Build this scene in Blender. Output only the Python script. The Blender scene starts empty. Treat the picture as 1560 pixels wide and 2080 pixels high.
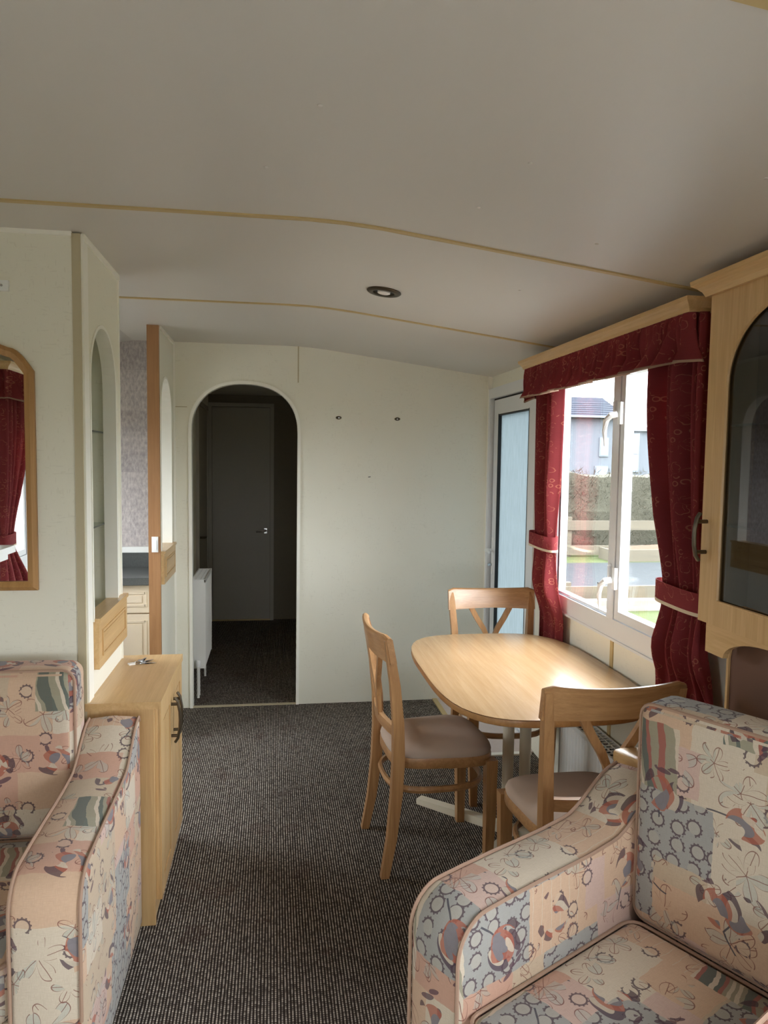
import bpy, bmesh, math, random
from mathutils import Vector, Matrix
random.seed(7)
PI = math.pi
S = bpy.context.scene
COL = S.collection

# ------------------------------------------------------------------ camera
CAM_H = 1.6
def cam_axes(yaw, pitch, roll):
    f = Vector((math.sin(yaw)*math.cos(pitch), math.cos(yaw)*math.cos(pitch), -math.sin(pitch)))
    r = Vector((math.cos(yaw), -math.sin(yaw), 0)); u = r.cross(f)
    return r*math.cos(roll)+u*math.sin(roll), u*math.cos(roll)-r*math.sin(roll), f
cr, cu, cf = cam_axes(math.radians(8.55), math.radians(4.09), math.radians(0.763))
cam = bpy.data.objects.new('camera', bpy.data.cameras.new('camera'))
COL.objects.link(cam)
cam.matrix_world = Matrix(((cr.x, cu.x, -cf.x, 0), (cr.y, cu.y, -cf.y, 0), (cr.z, cu.z, -cf.z, CAM_H), (0, 0, 0, 1)))
cam.data.sensor_fit = 'VERTICAL'; cam.data.sensor_height = 36.0
cam.data.lens = 1500/2080*36.0
cam.data.clip_start = 0.02; cam.data.clip_end = 300
S.camera = cam

# ------------------------------------------------------------------ sky and exposure
SKY = 9.5      # zenith radiance of a standard overcast sky (three times the horizon's)
w = bpy.data.worlds.new('overcast_sky'); S.world = w; w.use_nodes = True
bg = w.node_tree.nodes['Background']
bg.inputs['Color'].default_value = (0.92, 0.975, 1.04, 1)
wn_ = w.node_tree.nodes; wl_ = w.node_tree.links
tc_ = wn_.new('ShaderNodeTexCoord'); sx_ = wn_.new('ShaderNodeSeparateXYZ'); wl_.new(tc_.outputs['Generated'], sx_.inputs[0])
mx_ = wn_.new('ShaderNodeMath'); mx_.operation = 'MAXIMUM'; mx_.inputs[1].default_value = 0; wl_.new(sx_.outputs['Z'], mx_.inputs[0])
ma_ = wn_.new('ShaderNodeMath'); ma_.operation = 'MULTIPLY_ADD'; ma_.inputs[1].default_value = SKY*2/3; ma_.inputs[2].default_value = SKY/3
wl_.new(mx_.outputs[0], ma_.inputs[0]); wl_.new(ma_.outputs[0], bg.inputs['Strength'])
vs = S.view_settings
vs.view_transform = 'Standard'; vs.look = 'None'; vs.gamma = 1.0; vs.exposure = 2.02
try: vs.use_curve_mapping = False
except Exception: pass
S.cycles.use_denoising = True
S.cycles.max_bounces = 14; S.cycles.diffuse_bounces = 8; S.cycles.glossy_bounces = 6
S.cycles.transmission_bounces = 10; S.cycles.transparent_max_bounces = 24
S.cycles.caustics_reflective = False; S.cycles.caustics_refractive = False
S.cycles.sample_clamp_indirect = 6.0

def portal(name, loc, rot, sx, sy):
    l = bpy.data.lights.new(name, 'AREA'); l.shape = 'RECTANGLE'; l.size = sx; l.size_y = sy
    l.cycles.is_portal = True
    o = bpy.data.objects.new(name, l); COL.objects.link(o); o.location = loc; o.rotation_euler = rot
    return o
# the area light shines along its -Z: turn it to face into the room
RIN = (0, PI/2, 0)       # shines towards -X
LIN = (0, -PI/2, 0)      # shines towards +X
FIN = (PI/2, 0, PI)      # shines towards +Y

# room numbers (metres)
XR, XL, YB, YF = 1.42, -1.58, 4.743, -2.1
GROUND = -0.6
# wall openings: (a0, a1, z0, z1)
WIN_R = (2.30, 3.560, 0.885, 2.055)      # window beside the table
DOOR_R = (3.86, 4.735, 0.02, 2.045)      # outside door
WIN_R2 = (-1.05, 0.80, 0.82, 1.90)       # lounge window, right
WIN_L = (-0.05, 0.60, 0.90, 1.88)        # lounge window, left
WIN_K = (3.25, 4.25, 1.10, 1.90)         # kitchen window, left
WIN_F = (-0.72, 0.68, 0.74, 1.62)        # front window (x range)
def pr(name, o, side):
    a, b, c, d = o
    if side == 'R': portal(name, (XR+0.02, (a+b)/2, (c+d)/2), RIN, d-c, b-a)
    elif side == 'L': portal(name, (XL-0.02, (a+b)/2, (c+d)/2), LIN, d-c, b-a)
    else: portal(name, ((a+b)/2, YF-0.02, (c+d)/2), FIN, b-a, d-c)
pr('portal_window', WIN_R, 'R'); pr('portal_door', DOOR_R, 'R'); pr('portal_lounge_right', WIN_R2, 'R')
pr('portal_lounge_left', WIN_L, 'L'); pr('portal_kitchen', WIN_K, 'L'); pr('portal_front', WIN_F, 'F')

# ------------------------------------------------------------------ node helpers
def srgb(r, g, b):
    f = lambda c: (c/255/12.92) if c/255 <= 0.04045 else ((c/255+0.055)/1.055)**2.4
    return (f(r), f(g), f(b), 1.0)
class NT:
    def __init__(s, name):
        s.m = bpy.data.materials.new(name); s.m.use_nodes = True
        s.t = s.m.node_tree; s.n = s.t.nodes; s.b = s.n['Principled BSDF']; s.out = s.n['Material Output']
    def link(s, a, b): s.t.links.new(a, b)
    def node(s, typ, **kw):
        x = s.n.new(typ)
        for k, v in kw.items(): setattr(x, k, v)
        return x
    def put(s, sock, v):
        if isinstance(v, bpy.types.NodeSocket): s.link(v, sock)
        elif v is not None: sock.default_value = v
    def m_(s, op, a, b=None, c=None):
        x = s.node('ShaderNodeMath', operation=op)
        for i, v in enumerate((a, b, c)): s.put(x.inputs[i], v)
        return x.outputs[0]
    def v_(s, op, a, b=None, c=None, out=0):
        x = s.node('ShaderNodeVectorMath', operation=op)
        for i, v in enumerate((a, b, c)):
            if v is None: continue
            if isinstance(v, (int, float)): x.inputs['Scale'].default_value = v
            else: s.put(x.inputs[i], v)
        return x.outputs['Value'] if out else x.outputs[0]
    def mix(s, fac, a, b, mode='MIX'):
        x = s.node('ShaderNodeMix', data_type='RGBA', blend_type=mode)
        s.put(x.inputs[0], fac); s.put(x.inputs[6], a); s.put(x.inputs[7], b)
        return x.outputs[2]
    def noise(s, vec, scale, detail=2, rough=.5):
        x = s.node('ShaderNodeTexNoise'); s.put(x.inputs['Vector'], vec)
        x.inputs['Scale'].default_value = scale; x.inputs['Detail'].default_value = detail; x.inputs['Roughness'].default_value = rough
        return x.outputs['Fac'], x.outputs['Color']
    def ramp(s, fac, stops, interp='LINEAR'):
        x = s.node('ShaderNodeValToRGB'); x.color_ramp.interpolation = interp
        e = x.color_ramp.elements
        while len(e) < len(stops): e.new(1.0)
        for i, (p, c) in enumerate(stops): e[i].position = p; e[i].color = c
        s.put(x.inputs[0], fac); return x.outputs[0]
    def sep(s, v):
        x = s.node('ShaderNodeSeparateXYZ'); s.put(x.inputs[0], v); return x.outputs
    def comb(s, x, y, z=0.0):
        k = s.node('ShaderNodeCombineXYZ')
        for i, v in enumerate((x, y, z)): s.put(k.inputs[i], v)
        return k.outputs[0]
    def coord(s, which='Object'): return s.node('ShaderNodeTexCoord').outputs[which]
    def scale(s, vec, sc):
        return s.v_('MULTIPLY', vec, sc)
    def bump(s, h, strength=.3, dist=.002):
        x = s.node('ShaderNodeBump'); x.inputs['Strength'].default_value = strength; x.inputs['Distance'].default_value = dist
        s.put(x.inputs['Height'], h); s.link(x.outputs[0], s.b.inputs['Normal'])
    def base(s, c=None, rough=.5, metal=0, spec=None):
        if c is not None: s.put(s.b.inputs['Base Color'], c)
        s.b.inputs['Roughness'].default_value = rough; s.b.inputs['Metallic'].default_value = metal
        if spec is not None: s.b.inputs['Specular IOR Level'].default_value = spec
        return s.m

def plain(name, c, rough=.5, metal=0, var=.06, scale=30, spec=None, bump=0):
    t = NT(name); f, _ = t.noise(t.coord(), scale, 3)
    d = tuple(x*(1-var) for x in c[:3])+(1,); l = tuple(min(1, x*(1+var)) for x in c[:3])+(1,)
    t.base(t.mix(f, d, l), rough, metal, spec)
    if bump: t.bump(f, bump, .001)
    return t.m

def wood(name, dark, light, grain='z', rough=.35, scale=1.0, coat=0.0):
    t = NT(name); c = t.coord()
    st = {'x': (1.2, 22, 22), 'y': (22, 1.2, 22), 'z': (22, 22, 1.2)}[grain]
    v = t.scale(c, tuple(k*scale for k in st))
    a, ac = t.noise(v, 1.6, 4, .6)
    wv = t.v_('ADD', v, t.v_('SCALE', ac, 1.5))
    b, _ = t.noise(wv, 3.2, 2, .5)
    f = t.m_('ADD', t.m_('MULTIPLY', a, .55), t.m_('MULTIPLY', b, .45))
    col = t.ramp(f, [(.3, dark), (.5, tuple((p+q)/2 for p, q in zip(dark, light))), (.68, light)])
    fi, _ = t.noise(t.scale(v, (4, 4, 2.5)), 3, 2)
    col = t.mix(t.m_('MULTIPLY', t.m_('LESS_THAN', fi, .42), .12), col, dark)
    t.base(col, rough)
    t.b.inputs['Coat Weight'].default_value = coat; t.b.inputs['Coat Roughness'].default_value = .16
    t.bump(f, .06, .0006)
    return t.m

def wallpaper(name, c1, c2):
    t = NT(name); c = t.coord()
    big, _ = t.noise(c, 2.2, 3)
    fx, _ = t.noise(t.scale(c, (30, 30, 190)), 1, 2); fz, _ = t.noise(t.scale(c, (190, 190, 30)), 1, 2)
    weave = t.m_('MAXIMUM', fx, fz)
    pm, _ = t.noise(t.scale(c, (9, 9, 7)), 1, 3)
    marks = t.m_('MULTIPLY', t.m_('GREATER_THAN', weave, .66), t.m_('GREATER_THAN', pm, .5))
    col = t.mix(big, c1, c2)
    col = t.mix(t.m_('MULTIPLY', marks, .10), col, srgb(140, 125, 95))
    t.base(col, .62, spec=.3); t.bump(weave, .12, .0008)
    return t.m

def fabric():
    t = NT('floral_patchwork_fabric'); uv = t.coord('UV')
    nz, nc = t.noise(uv, 26, 2)
    p = t.v_('ADD', uv, t.v_('SCALE', t.v_('SUBTRACT', nc, (.5, .5, .5)), .012))
    fn, fc = t.noise(uv, 18, 1)
    q0 = t.v_('ADD', uv, t.v_('SCALE', t.v_('SUBTRACT', fc, (.5, .5, .5)), .012))
    def grid(vec, sx, sy, seed):
        x, y, _ = t.sep(vec); r = t.m_('FLOOR', t.m_('DIVIDE', y, sy))
        wn = t.node('ShaderNodeTexWhiteNoise', noise_dimensions='2D'); t.put(wn.inputs['Vector'], t.comb(r, seed))
        cx = t.m_('FLOOR', t.m_('ADD', t.m_('DIVIDE', x, sx), t.m_('MULTIPLY', wn.outputs['Value'], 3.0)))
        w2 = t.node('ShaderNodeTexWhiteNoise', noise_dimensions='3D'); t.put(w2.inputs['Vector'], t.comb(cx, r, seed))
        return w2.outputs['Value'], w2.outputs['Color']
    cream, peach, blue, pink, tan, sage, rose = [srgb(*c) for c in
        ((202, 188, 168), (199, 168, 142), (156, 155, 151), (196, 168, 156), (188, 168, 144), (144, 141, 120), (192, 152, 132))]
    a, _ = grid(p, .15, .115, 1.3)
    col = t.ramp(a, [(0, cream), (.26, peach), (.46, tan), (.62, pink), (.78, cream), (.9, rose)], 'CONSTANT')
    b, _ = grid(t.v_('ADD', p, (.07, .05, 0)), .20, .165, 4.7)
    isblue = t.m_('GREATER_THAN', b, .82)
    isreed = t.m_('MULTIPLY', t.m_('GREATER_THAN', b, .56), t.m_('LESS_THAN', b, .66))
    ispeach = t.m_('LESS_THAN', b, .18)
    col = t.mix(isblue, col, blue); col = t.mix(ispeach, col, peach)
    # narrow plank-like blocks with pale lines
    x, y, _ = t.sep(p)
    pl = t.m_('LESS_THAN', t.m_('ABSOLUTE', t.m_('SUBTRACT', t.m_('FRACT', t.m_('DIVIDE', x, .032)), .5)), .035)
    col = t.mix(t.m_('MULTIPLY', t.m_('MULTIPLY', pl, ispeach), .7), col, cream)
    # reeds
    lowf, _ = t.noise(uv, 9, 1)
    rx = t.m_('ADD', t.m_('DIVIDE', x, .0095), t.m_('ADD', t.m_('MULTIPLY', lowf, 4.0), t.m_('MULTIPLY', y, 22.0)))
    cell = t.node('ShaderNodeTexWhiteNoise', noise_dimensions='1D'); t.put(cell.inputs['W'], t.m_('FLOOR', rx))
    reedc = t.ramp(cell.outputs['Value'], [(0, sage), (.3, srgb(150, 82, 72)), (.48, cream), (.66, sage), (.86, srgb(70, 88, 84))], 'CONSTANT')
    col = t.mix(t.m_('MULTIPLY', isreed, .9), col, reedc)
    # toothed rings on the grey-blue patches
    vo = t.node('ShaderNodeTexVoronoi', voronoi_dimensions='2D'); t.put(vo.inputs['Vector'], uv)
    vo.inputs['Scale'].default_value = 19; vo.inputs['Randomness'].default_value = .5
    d = t.v_('SUBTRACT', uv, vo.outputs['Position']); dx, dy, _ = t.sep(d)
    ang = t.m_('ARCTAN2', dy, dx)
    teeth = t.m_('MULTIPLY', t.m_('GREATER_THAN', t.m_('SINE', t.m_('MULTIPLY', ang, 13)), .3), .05)
    dd = t.m_('SUBTRACT', vo.outputs['Distance'], .33)
    ring = t.m_('MULTIPLY', t.m_('GREATER_THAN', dd, -.045), t.m_('LESS_THAN', dd, t.m_('ADD', .035, teeth)))
    inner = t.m_('LESS_THAN', dd, -.04)
    keep = t.m_('ADD', isblue, t.m_('GREATER_THAN', t.sep(vo.outputs['Color'])[0], .90)); keep = t.m_('MINIMUM', keep, 1.0)
    keep = t.m_('MULTIPLY', keep, t.m_('SUBTRACT', 1.0, isreed))
    brk = t.m_('GREATER_THAN', nz, .40)
    col = t.mix(t.m_('MULTIPLY', t.m_('MULTIPLY', inner, keep), .22), col, cream)
    col = t.mix(t.m_('MULTIPLY', t.m_('MULTIPLY', t.m_('MULTIPLY', ring, keep), brk), .85), col, srgb(72, 56, 68))
    # cell-wise motifs
    def motif(T, off, seed):
        g = t.v_('DIVIDE', t.v_('ADD', q0, off), (T, T, 1)); cid = t.v_('FLOOR', g)
        wn = t.node('ShaderNodeTexWhiteNoise', noise_dimensions='3D'); t.put(wn.inputs['Vector'], t.v_('ADD', cid, (0, 0, seed)))
        f = t.v_('SUBTRACT', t.v_('FRACTION', g), (.5, .5, 0))
        jit = t.v_('SCALE', t.v_('SUBTRACT', wn.outputs['Color'], (.5, .5, .5)), .28)
        q = t.v_('MULTIPLY', t.v_('ADD', f, jit), (T, T, 0))
        rt = t.node('ShaderNodeVectorRotate', rotation_type='Z_AXIS'); t.put(rt.inputs['Vector'], q)
        t.put(rt.inputs['Angle'], t.m_('MULTIPLY', wn.outputs['Value'], 6.2832))
        return rt.outputs[0], wn.outputs['Value'], t.sep(wn.outputs['Color'])[1]
    # outlined leaf flowers
    for T, off, seed, R, lc, fillc in ((.185, (.03, .08, 0), 3.1, .062, srgb(112, 58, 52), srgb(168, 176, 168)), (.15, (.11, .01, 0), 8.2, .040, srgb(120, 70, 62), srgb(160, 168, 158))):
        q, rv, r2 = motif(T, off, seed); qx, qy, _ = t.sep(q)
        th = t.m_('ARCTAN2', qy, qx); rr = t.v_('LENGTH', q, out=1)
        lobe = t.m_('POWER', t.m_('ABSOLUTE', t.m_('COSINE', t.m_('MULTIPLY', th, 2.5))), .8)
        e = t.m_('SUBTRACT', rr, t.m_('MULTIPLY', R, t.m_('ADD', .12, t.m_('MULTIPLY', lobe, .88))))
        line = t.m_('LESS_THAN', t.m_('ABSOLUTE', e), .0013)
        vein = t.m_('MULTIPLY', t.m_('LESS_THAN', t.m_('MULTIPLY', rr, t.m_('ABSOLUTE', t.m_('SINE', t.m_('MULTIPLY', th, 2.5)))), .0022), t.m_('LESS_THAN', e, 0.0))
        on = t.m_('MULTIPLY', t.m_('GREATER_THAN', r2, .30), t.m_('SUBTRACT', 1.0, t.m_('MAXIMUM', isreed, isblue)))
        half = t.m_('MULTIPLY', t.m_('LESS_THAN', e, 0.0), t.m_('GREATER_THAN', t.m_('SINE', t.m_('MULTIPLY', th, 1.0)), .2))
        col = t.mix(t.m_('MULTIPLY', t.m_('MULTIPLY', half, on), .45), col, fillc)
        col = t.mix(t.m_('MULTIPLY', t.m_('MULTIPLY', t.m_('MAXIMUM', line, vein), on), .8), col, lc)
    # tulip-like blooms
    for T, off, seed in ((.215, (.0, .0, 0), 5.5),):
        q, rv, r2 = motif(T, off, seed); qx, qy, _ = t.sep(q)
        on = t.m_('GREATER_THAN', r2, .34)
        def ell(cx, cy, ax, ay, colr, a=.82):
            nonlocal col
            l = t.v_('LENGTH', t.v_('DIVIDE', t.v_('SUBTRACT', q, (cx, cy, 0)), (ax, ay, 1)), out=1)
            col = t.mix(t.m_('MULTIPLY', t.m_('MULTIPLY', t.m_('LESS_THAN', l, 1.0), on), a), col, colr)
        stem = t.m_('LESS_THAN', t.m_('ABSOLUTE', t.m_('SUBTRACT', qx, t.m_('MULTIPLY', t.m_('MULTIPLY', qy, qy), 3.0))), .0022)
        stem = t.m_('MULTIPLY', stem, t.m_('MULTIPLY', t.m_('LESS_THAN', qy, -.015), t.m_('GREATER_THAN', qy, -.085)))
        col = t.mix(t.m_('MULTIPLY', t.m_('MULTIPLY', stem, on), .9), col, srgb(58, 62, 74))
        q = t.v_('MULTIPLY', q, (.74, .74, 1))
        ell(.026, .014, .017, .030, srgb(66, 46, 66)); ell(.026, .006, .010, .022, cream)
        ell(-.026, .018, .010, .024, srgb(70, 48, 62)); ell(0, .008, .026, .033, srgb(166, 92, 72))
        ell(.004, .002, .014, .024, srgb(112, 122, 130)); ell(-.014, .016, .006, .018, cream)
        ell(-.006, .052, .017, .005, srgb(80, 52, 70)); ell(.014, .060, .012, .004, srgb(80, 52, 70))
    # linen weave
    wx = t.m_('SINE', t.m_('MULTIPLY', t.sep(uv)[0], 3200)); wy = t.m_('SINE', t.m_('MULTIPLY', t.sep(uv)[1], 3200))
    la, _ = t.noise(t.scale(uv, (60, 420, 1)), 1, 2); lb, _ = t.noise(t.scale(uv, (420, 60, 1)), 1, 2); ln = t.m_('MAXIMUM', la, lb)
    col = t.mix(t.m_('MULTIPLY', t.m_('SUBTRACT', ln, .30), .5), col, srgb(126, 106, 90))
    t.base(col, .9, spec=.15)
    t.b.inputs['Sheen Weight'].default_value = .12
    t.bump(t.m_('ADD', t.m_('MULTIPLY', t.m_('ADD', wx, wy), .25), ln), .16, .0008)
    return t.m

def curtain_mat():
    t = NT('red_patterned_curtain'); uv = t.coord('UV')
    fn, fc = t.noise(uv, 40, 2)
    q0 = t.v_('ADD', uv, t.v_('SCALE', t.v_('SUBTRACT', fc, (.5, .5, .5)), .02))
    big, _ = t.noise(uv, 7, 2)
    col = t.mix(big, srgb(136, 54, 58), srgb(158, 68, 70))
    vo = t.node('ShaderNodeTexVoronoi', voronoi_dimensions='2D'); t.put(vo.inputs['Vector'], uv)
    vo.inputs['Scale'].default_value = 36; vo.inputs['Randomness'].default_value = .6
    dd = t.m_('ABSOLUTE', t.m_('SUBTRACT', vo.outputs['Distance'], .27))
    ring = t.m_('LESS_THAN', dd, .06)
    cl, _ = t.noise(t.v_('ADD', uv, (3, 1, 0)), 9, 1)
    gold = srgb(196, 122, 100)
    col = t.mix(t.m_('MULTIPLY', t.m_('MULTIPLY', ring, t.m_('GREATER_THAN', cl, .58)), .75), col, gold)
    g = t.v_('DIVIDE', q0, (.095, .095, 1)); cid = t.v_('FLOOR', g)
    wn = t.node('ShaderNodeTexWhiteNoise', noise_dimensions='3D'); t.put(wn.inputs['Vector'], cid)
    q = t.v_('MULTIPLY', t.v_('SUBTRACT', t.v_('FRACTION', g), (.5, .5, 0)), (.095, .095, 0))
    rt = t.node('ShaderNodeVectorRotate', rotation_type='Z_AXIS'); t.put(rt.inputs['Vector'], q)
    t.put(rt.inputs['Angle'], t.m_('MULTIPLY', wn.outputs['Value'], 6.28))
    qx, qy, _ = t.sep(rt.outputs[0]); th = t.m_('ARCTAN2', qy, qx); rr = t.v_('LENGTH', q, out=1)
    e = t.m_('SUBTRACT', rr, t.m_('MULTIPLY', .033, t.m_('ADD', .1, t.m_('ABSOLUTE', t.m_('COSINE', t.m_('MULTIPLY', th, 1.5))))))
    line = t.m_('MULTIPLY', t.m_('LESS_THAN', t.m_('ABSOLUTE', e), .0014), t.m_('LESS_THAN', cl, .56))
    col = t.mix(t.m_('MULTIPLY', line, .7), col, gold)
    ln, _ = t.noise(t.scale(uv, (40, 420, 1)), 1, 2)
    col = t.mix(t.m_('MULTIPLY', ln, .25), col, srgb(90, 22, 28))
    t.base(col, .8, spec=.2); t.bump(ln, .12, .0006)
    tr = t.node('ShaderNodeBsdfTranslucent'); t.put(tr.inputs['Color'], col)
    mx = t.node('ShaderNodeMixShader'); mx.inputs[0].default_value = .34
    t.link(t.b.outputs[0], mx.inputs[1]); t.link(tr.outputs[0], mx.inputs[2]); t.link(mx.outputs[0], t.out.inputs['Surface'])
    return t.m

def carpet_mat():
    t = NT('ribbed_dark_carpet'); c = t.coord(); x, y, _ = t.sep(c)
    jx, _ = t.noise(t.scale(c, (60, 14, 1)), 1, 2)
    rx = t.m_('ADD', t.m_('DIVIDE', x, .0098), t.m_('MULTIPLY', jx, .35))
    rib = t.m_('MULTIPLY_ADD', t.m_('SINE', t.m_('MULTIPLY', rx, 6.2832)), .5, .5)
    row = t.m_('FLOOR', rx)
    wn = t.node('ShaderNodeTexWhiteNoise', noise_dimensions='1D'); t.put(wn.inputs['W'], row)
    ry = t.m_('ADD', t.m_('DIVIDE', y, .0085), t.m_('MULTIPLY', wn.outputs['Value'], 2))
    nub = t.m_('MULTIPLY_ADD', t.m_('SINE', t.m_('MULTIPLY', ry, 6.2832)), .5, .5)
    w2 = t.node('ShaderNodeTexWhiteNoise', noise_dimensions='2D'); t.put(w2.inputs['Vector'], t.comb(row, t.m_('FLOOR', ry)))
    h = t.m_('MULTIPLY', t.m_('POWER', rib, 1.4), t.m_('MULTIPLY_ADD', nub, .55, .45))
    h = t.m_('MULTIPLY', h, t.m_('MULTIPLY_ADD', w2.outputs['Value'], .75, .45))
    big, _ = t.noise(c, 1.4, 3)
    st, _ = t.noise(c, 5.0, 3)
    col = t.ramp(h, [(.06, srgb(42, 36, 33)), (.32, srgb(110, 102, 94)), (.80, srgb(212, 202, 189))])
    col = t.mix(t.m_('MULTIPLY', big, .35), col, srgb(58, 46, 40))
    stm = t.m_('MULTIPLY', t.m_('GREATER_THAN', st, .63), .25)
    col = t.mix(stm, col, srgb(66, 44, 38))
    t.base(col, .95, spec=.12); t.bump(h, .6, .004)
    return t.m

def glass_mat(name, tint=(1, 1, 1, 1), refl=1.0, rough=0.0):
    t = NT(name); n = t.n; n.remove(t.b)
    tr = t.node('ShaderNodeBsdfTransparent'); tr.inputs[0].default_value = tint
    gl = t.node('ShaderNodeBsdfGlossy'); gl.inputs['Roughness'].default_value = rough
    fr = t.node('ShaderNodeFresnel')
    bf = t.node('ShaderNodeNewGeometry').outputs['Backfacing']     # a thin pane: same reflectance on both faces
    t.put(fr.inputs['IOR'], t.m_('MULTIPLY_ADD', bf, 1/1.5-1.5, 1.5))
    mx = t.node('ShaderNodeMixShader')
    t.link(t.m_('MINIMUM', t.m_('MULTIPLY', fr.outputs[0], refl), 1.0), mx.inputs[0]); t.link(tr.outputs[0], mx.inputs[1]); t.link(gl.outputs[0], mx.inputs[2])
    t.link(mx.outputs[0], t.out.inputs['Surface'])
    return t.m

def obscure_glass():
    t = NT('rain_obscured_door_glass'); c = t.coord()
    f, _ = t.noise(t.scale(c, (60, 60, 5)), 1.4, 4, .6)
    tl = t.node('ShaderNodeBsdfTranslucent'); tl.inputs[0].default_value = (.22, .245, .25, 1)
    tr = t.node('ShaderNodeBsdfTransparent'); tr.inputs[0].default_value = (.2, .22, .23, 1)
    m1 = t.node('ShaderNodeMixShader'); t.put(m1.inputs[0], t.ramp(f, [(.35, (.94, .94, .94, 1)), (.65, (.68, .68, .68, 1))]))
    t.link(tr.outputs[0], m1.inputs[1]); t.link(tl.outputs[0], m1.inputs[2])
    t.b.inputs['Base Color'].default_value = (.5, .55, .56, 1); t.b.inputs['Roughness'].default_value = .25
    m2 = t.node('ShaderNodeMixShader'); m2.inputs[0].default_value = .12
    t.link(m1.outputs[0], m2.inputs[1]); t.link(t.b.outputs[0], m2.inputs[2]); t.link(m2.outputs[0], t.out.inputs['Surface'])
    return t.m

M = {}
M['wall'] = wallpaper('cream_wallpaper', srgb(229, 225, 208), srgb(236, 233, 219))
M['ceil'] = plain('off_white_ceiling_board', srgb(208, 203, 196), .42, var=.02, scale=3, spec=.4)
M['strip'] = plain('beige_cover_strip', srgb(196, 172, 122), .5)
M['trimwhite'] = plain('ivory_plastic_trim', srgb(242, 239, 228), .4, var=.02)
M['olive'] = plain('beige_corner_trim', srgb(190, 178, 148), .45, var=.03)
M['carpet'] = carpet_mat()
M['lino'] = plain('pinkish_grey_lino', srgb(206, 190, 182), .5, var=.06, scale=60)
M['upvc'] = plain('white_upvc', srgb(222, 224, 226), .28, var=.01)
M['gasket'] = plain('black_rubber_gasket', srgb(24, 25, 28), .6)
M['glass'] = glass_mat('clear_window_glass', (.97, .975, .97, 1))
M['glass2'] = glass_mat('clear_shelf_glass', (.80, .90, .86, 1), 1.3)
M['shelfedge'] = plain('dark_glass_edge', srgb(28, 44, 42), .15)
M['smoke'] = glass_mat('smoked_cabinet_glass', (.42, .38, .37, 1), 1.5)
M['obscure'] = obscure_glass()
M['beech'] = wood('pale_beech_laminate', srgb(186, 148, 98), srgb(212, 178, 128), 'z', .32)
M['beech_y'] = wood('pale_beech_laminate_lengthways', srgb(190, 152, 100), srgb(214, 180, 130), 'y', .30)
M['top'] = wood('glossy_beech_table_top', srgb(154, 121, 84), srgb(174, 143, 105), 'y', .27, .8, .12)
M['edge'] = wood('darker_table_edge', srgb(146, 104, 60), srgb(176, 132, 82), 'y', .4)
M['orange'] = wood('orange_beech_end_panel', srgb(150, 106, 68), srgb(170, 126, 84), 'z', .4)
M['chair'] = wood('honey_beech_chair', srgb(152, 108, 68), srgb(188, 146, 100), 'z', .34, 1.2, .2)
M['chair_x'] = wood('honey_beech_rail', srgb(152, 108, 68), srgb(188, 146, 100), 'x', .34, 1.2, .2)
M['seat'] = plain('taupe_suede_seat', srgb(186, 168, 154), .88, var=.12, scale=9, spec=.15)
M['fabric'] = fabric()
M['piping'] = plain('brown_piping_cord', srgb(160, 130, 110), .8, var=.1)
M['curtain'] = curtain_mat()
M['hem'] = plain('dull_beige_hem', srgb(158, 126, 106), .85)
M['lining'] = plain('beige_curtain_lining', srgb(205, 186, 160), .85)
M['cream_metal'] = plain('cream_painted_steel', srgb(222, 214, 194), .4, var=.02)
M['rad'] = plain('white_radiator_enamel', srgb(228, 226, 220), .35, var=.02)
M['dark'] = plain('dark_void', srgb(22, 21, 20), .8)
M['bronze'] = plain('antique_bronze_metal', srgb(92, 82, 68), .38, .8)
M['chrome'] = plain('brushed_chrome', srgb(196, 196, 196), .22, 1.0)
M['mirror'] = NT('silvered_mirror').base((.92, .94, .93, 1), .01, 1.0)
M['mframe'] = wood('honey_pine_mirror_frame', srgb(160, 116, 66), srgb(186, 142, 90), 'z', .4)
M['kit'] = plain('pinkish_cream_kitchen_front', srgb(214, 198, 176), .42, var=.02)
M['worktop'] = plain('speckled_grey_worktop', srgb(78, 80, 80), .35, var=.35, scale=160)
M['brown'] = plain('dark_brown_back_board', srgb(104, 72, 58), .6, var=.08, scale=12)
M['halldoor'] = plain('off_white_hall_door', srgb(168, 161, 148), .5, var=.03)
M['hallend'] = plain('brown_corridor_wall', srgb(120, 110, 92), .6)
M['white'] = plain('white_plastic', srgb(238, 238, 236), .35, var=.01)
M['lamp'] = plain('frosted_lamp_face', srgb(232, 226, 222), .4)
def tilepaper():
    t = NT('mauve_grey_tile_wallpaper'); c = t.coord(); x, y, z = t.sep(c)
    gx = t.m_('LESS_THAN', t.m_('FRACT', t.m_('DIVIDE', x, .125)), .012); gz = t.m_('LESS_THAN', t.m_('FRACT', t.m_('DIVIDE', z, .125)), .012)
    cid = t.v_('FLOOR', t.v_('DIVIDE', c, (.125, 10, .125)))
    wn = t.node('ShaderNodeTexWhiteNoise', noise_dimensions='3D'); t.put(wn.inputs['Vector'], cid)
    f, _ = t.noise(t.scale(c, (70, 70, 32)), 1, 4, .6)
    k = t.m_('ADD', t.m_('MULTIPLY', f, .88), t.m_('MULTIPLY', wn.outputs['Value'], .12))
    col = t.ramp(k, [(.35, srgb(150, 142, 142)), (.52, srgb(176, 167, 165)), (.66, srgb(194, 186, 182))])
    col = t.mix(t.m_('MULTIPLY', t.m_('MAXIMUM', gx, gz), .35), col, srgb(140, 128, 128))
    t.base(col, .5); t.bump(f, .1, .001); return t.m
M['tile'] = tilepaper()

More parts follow.
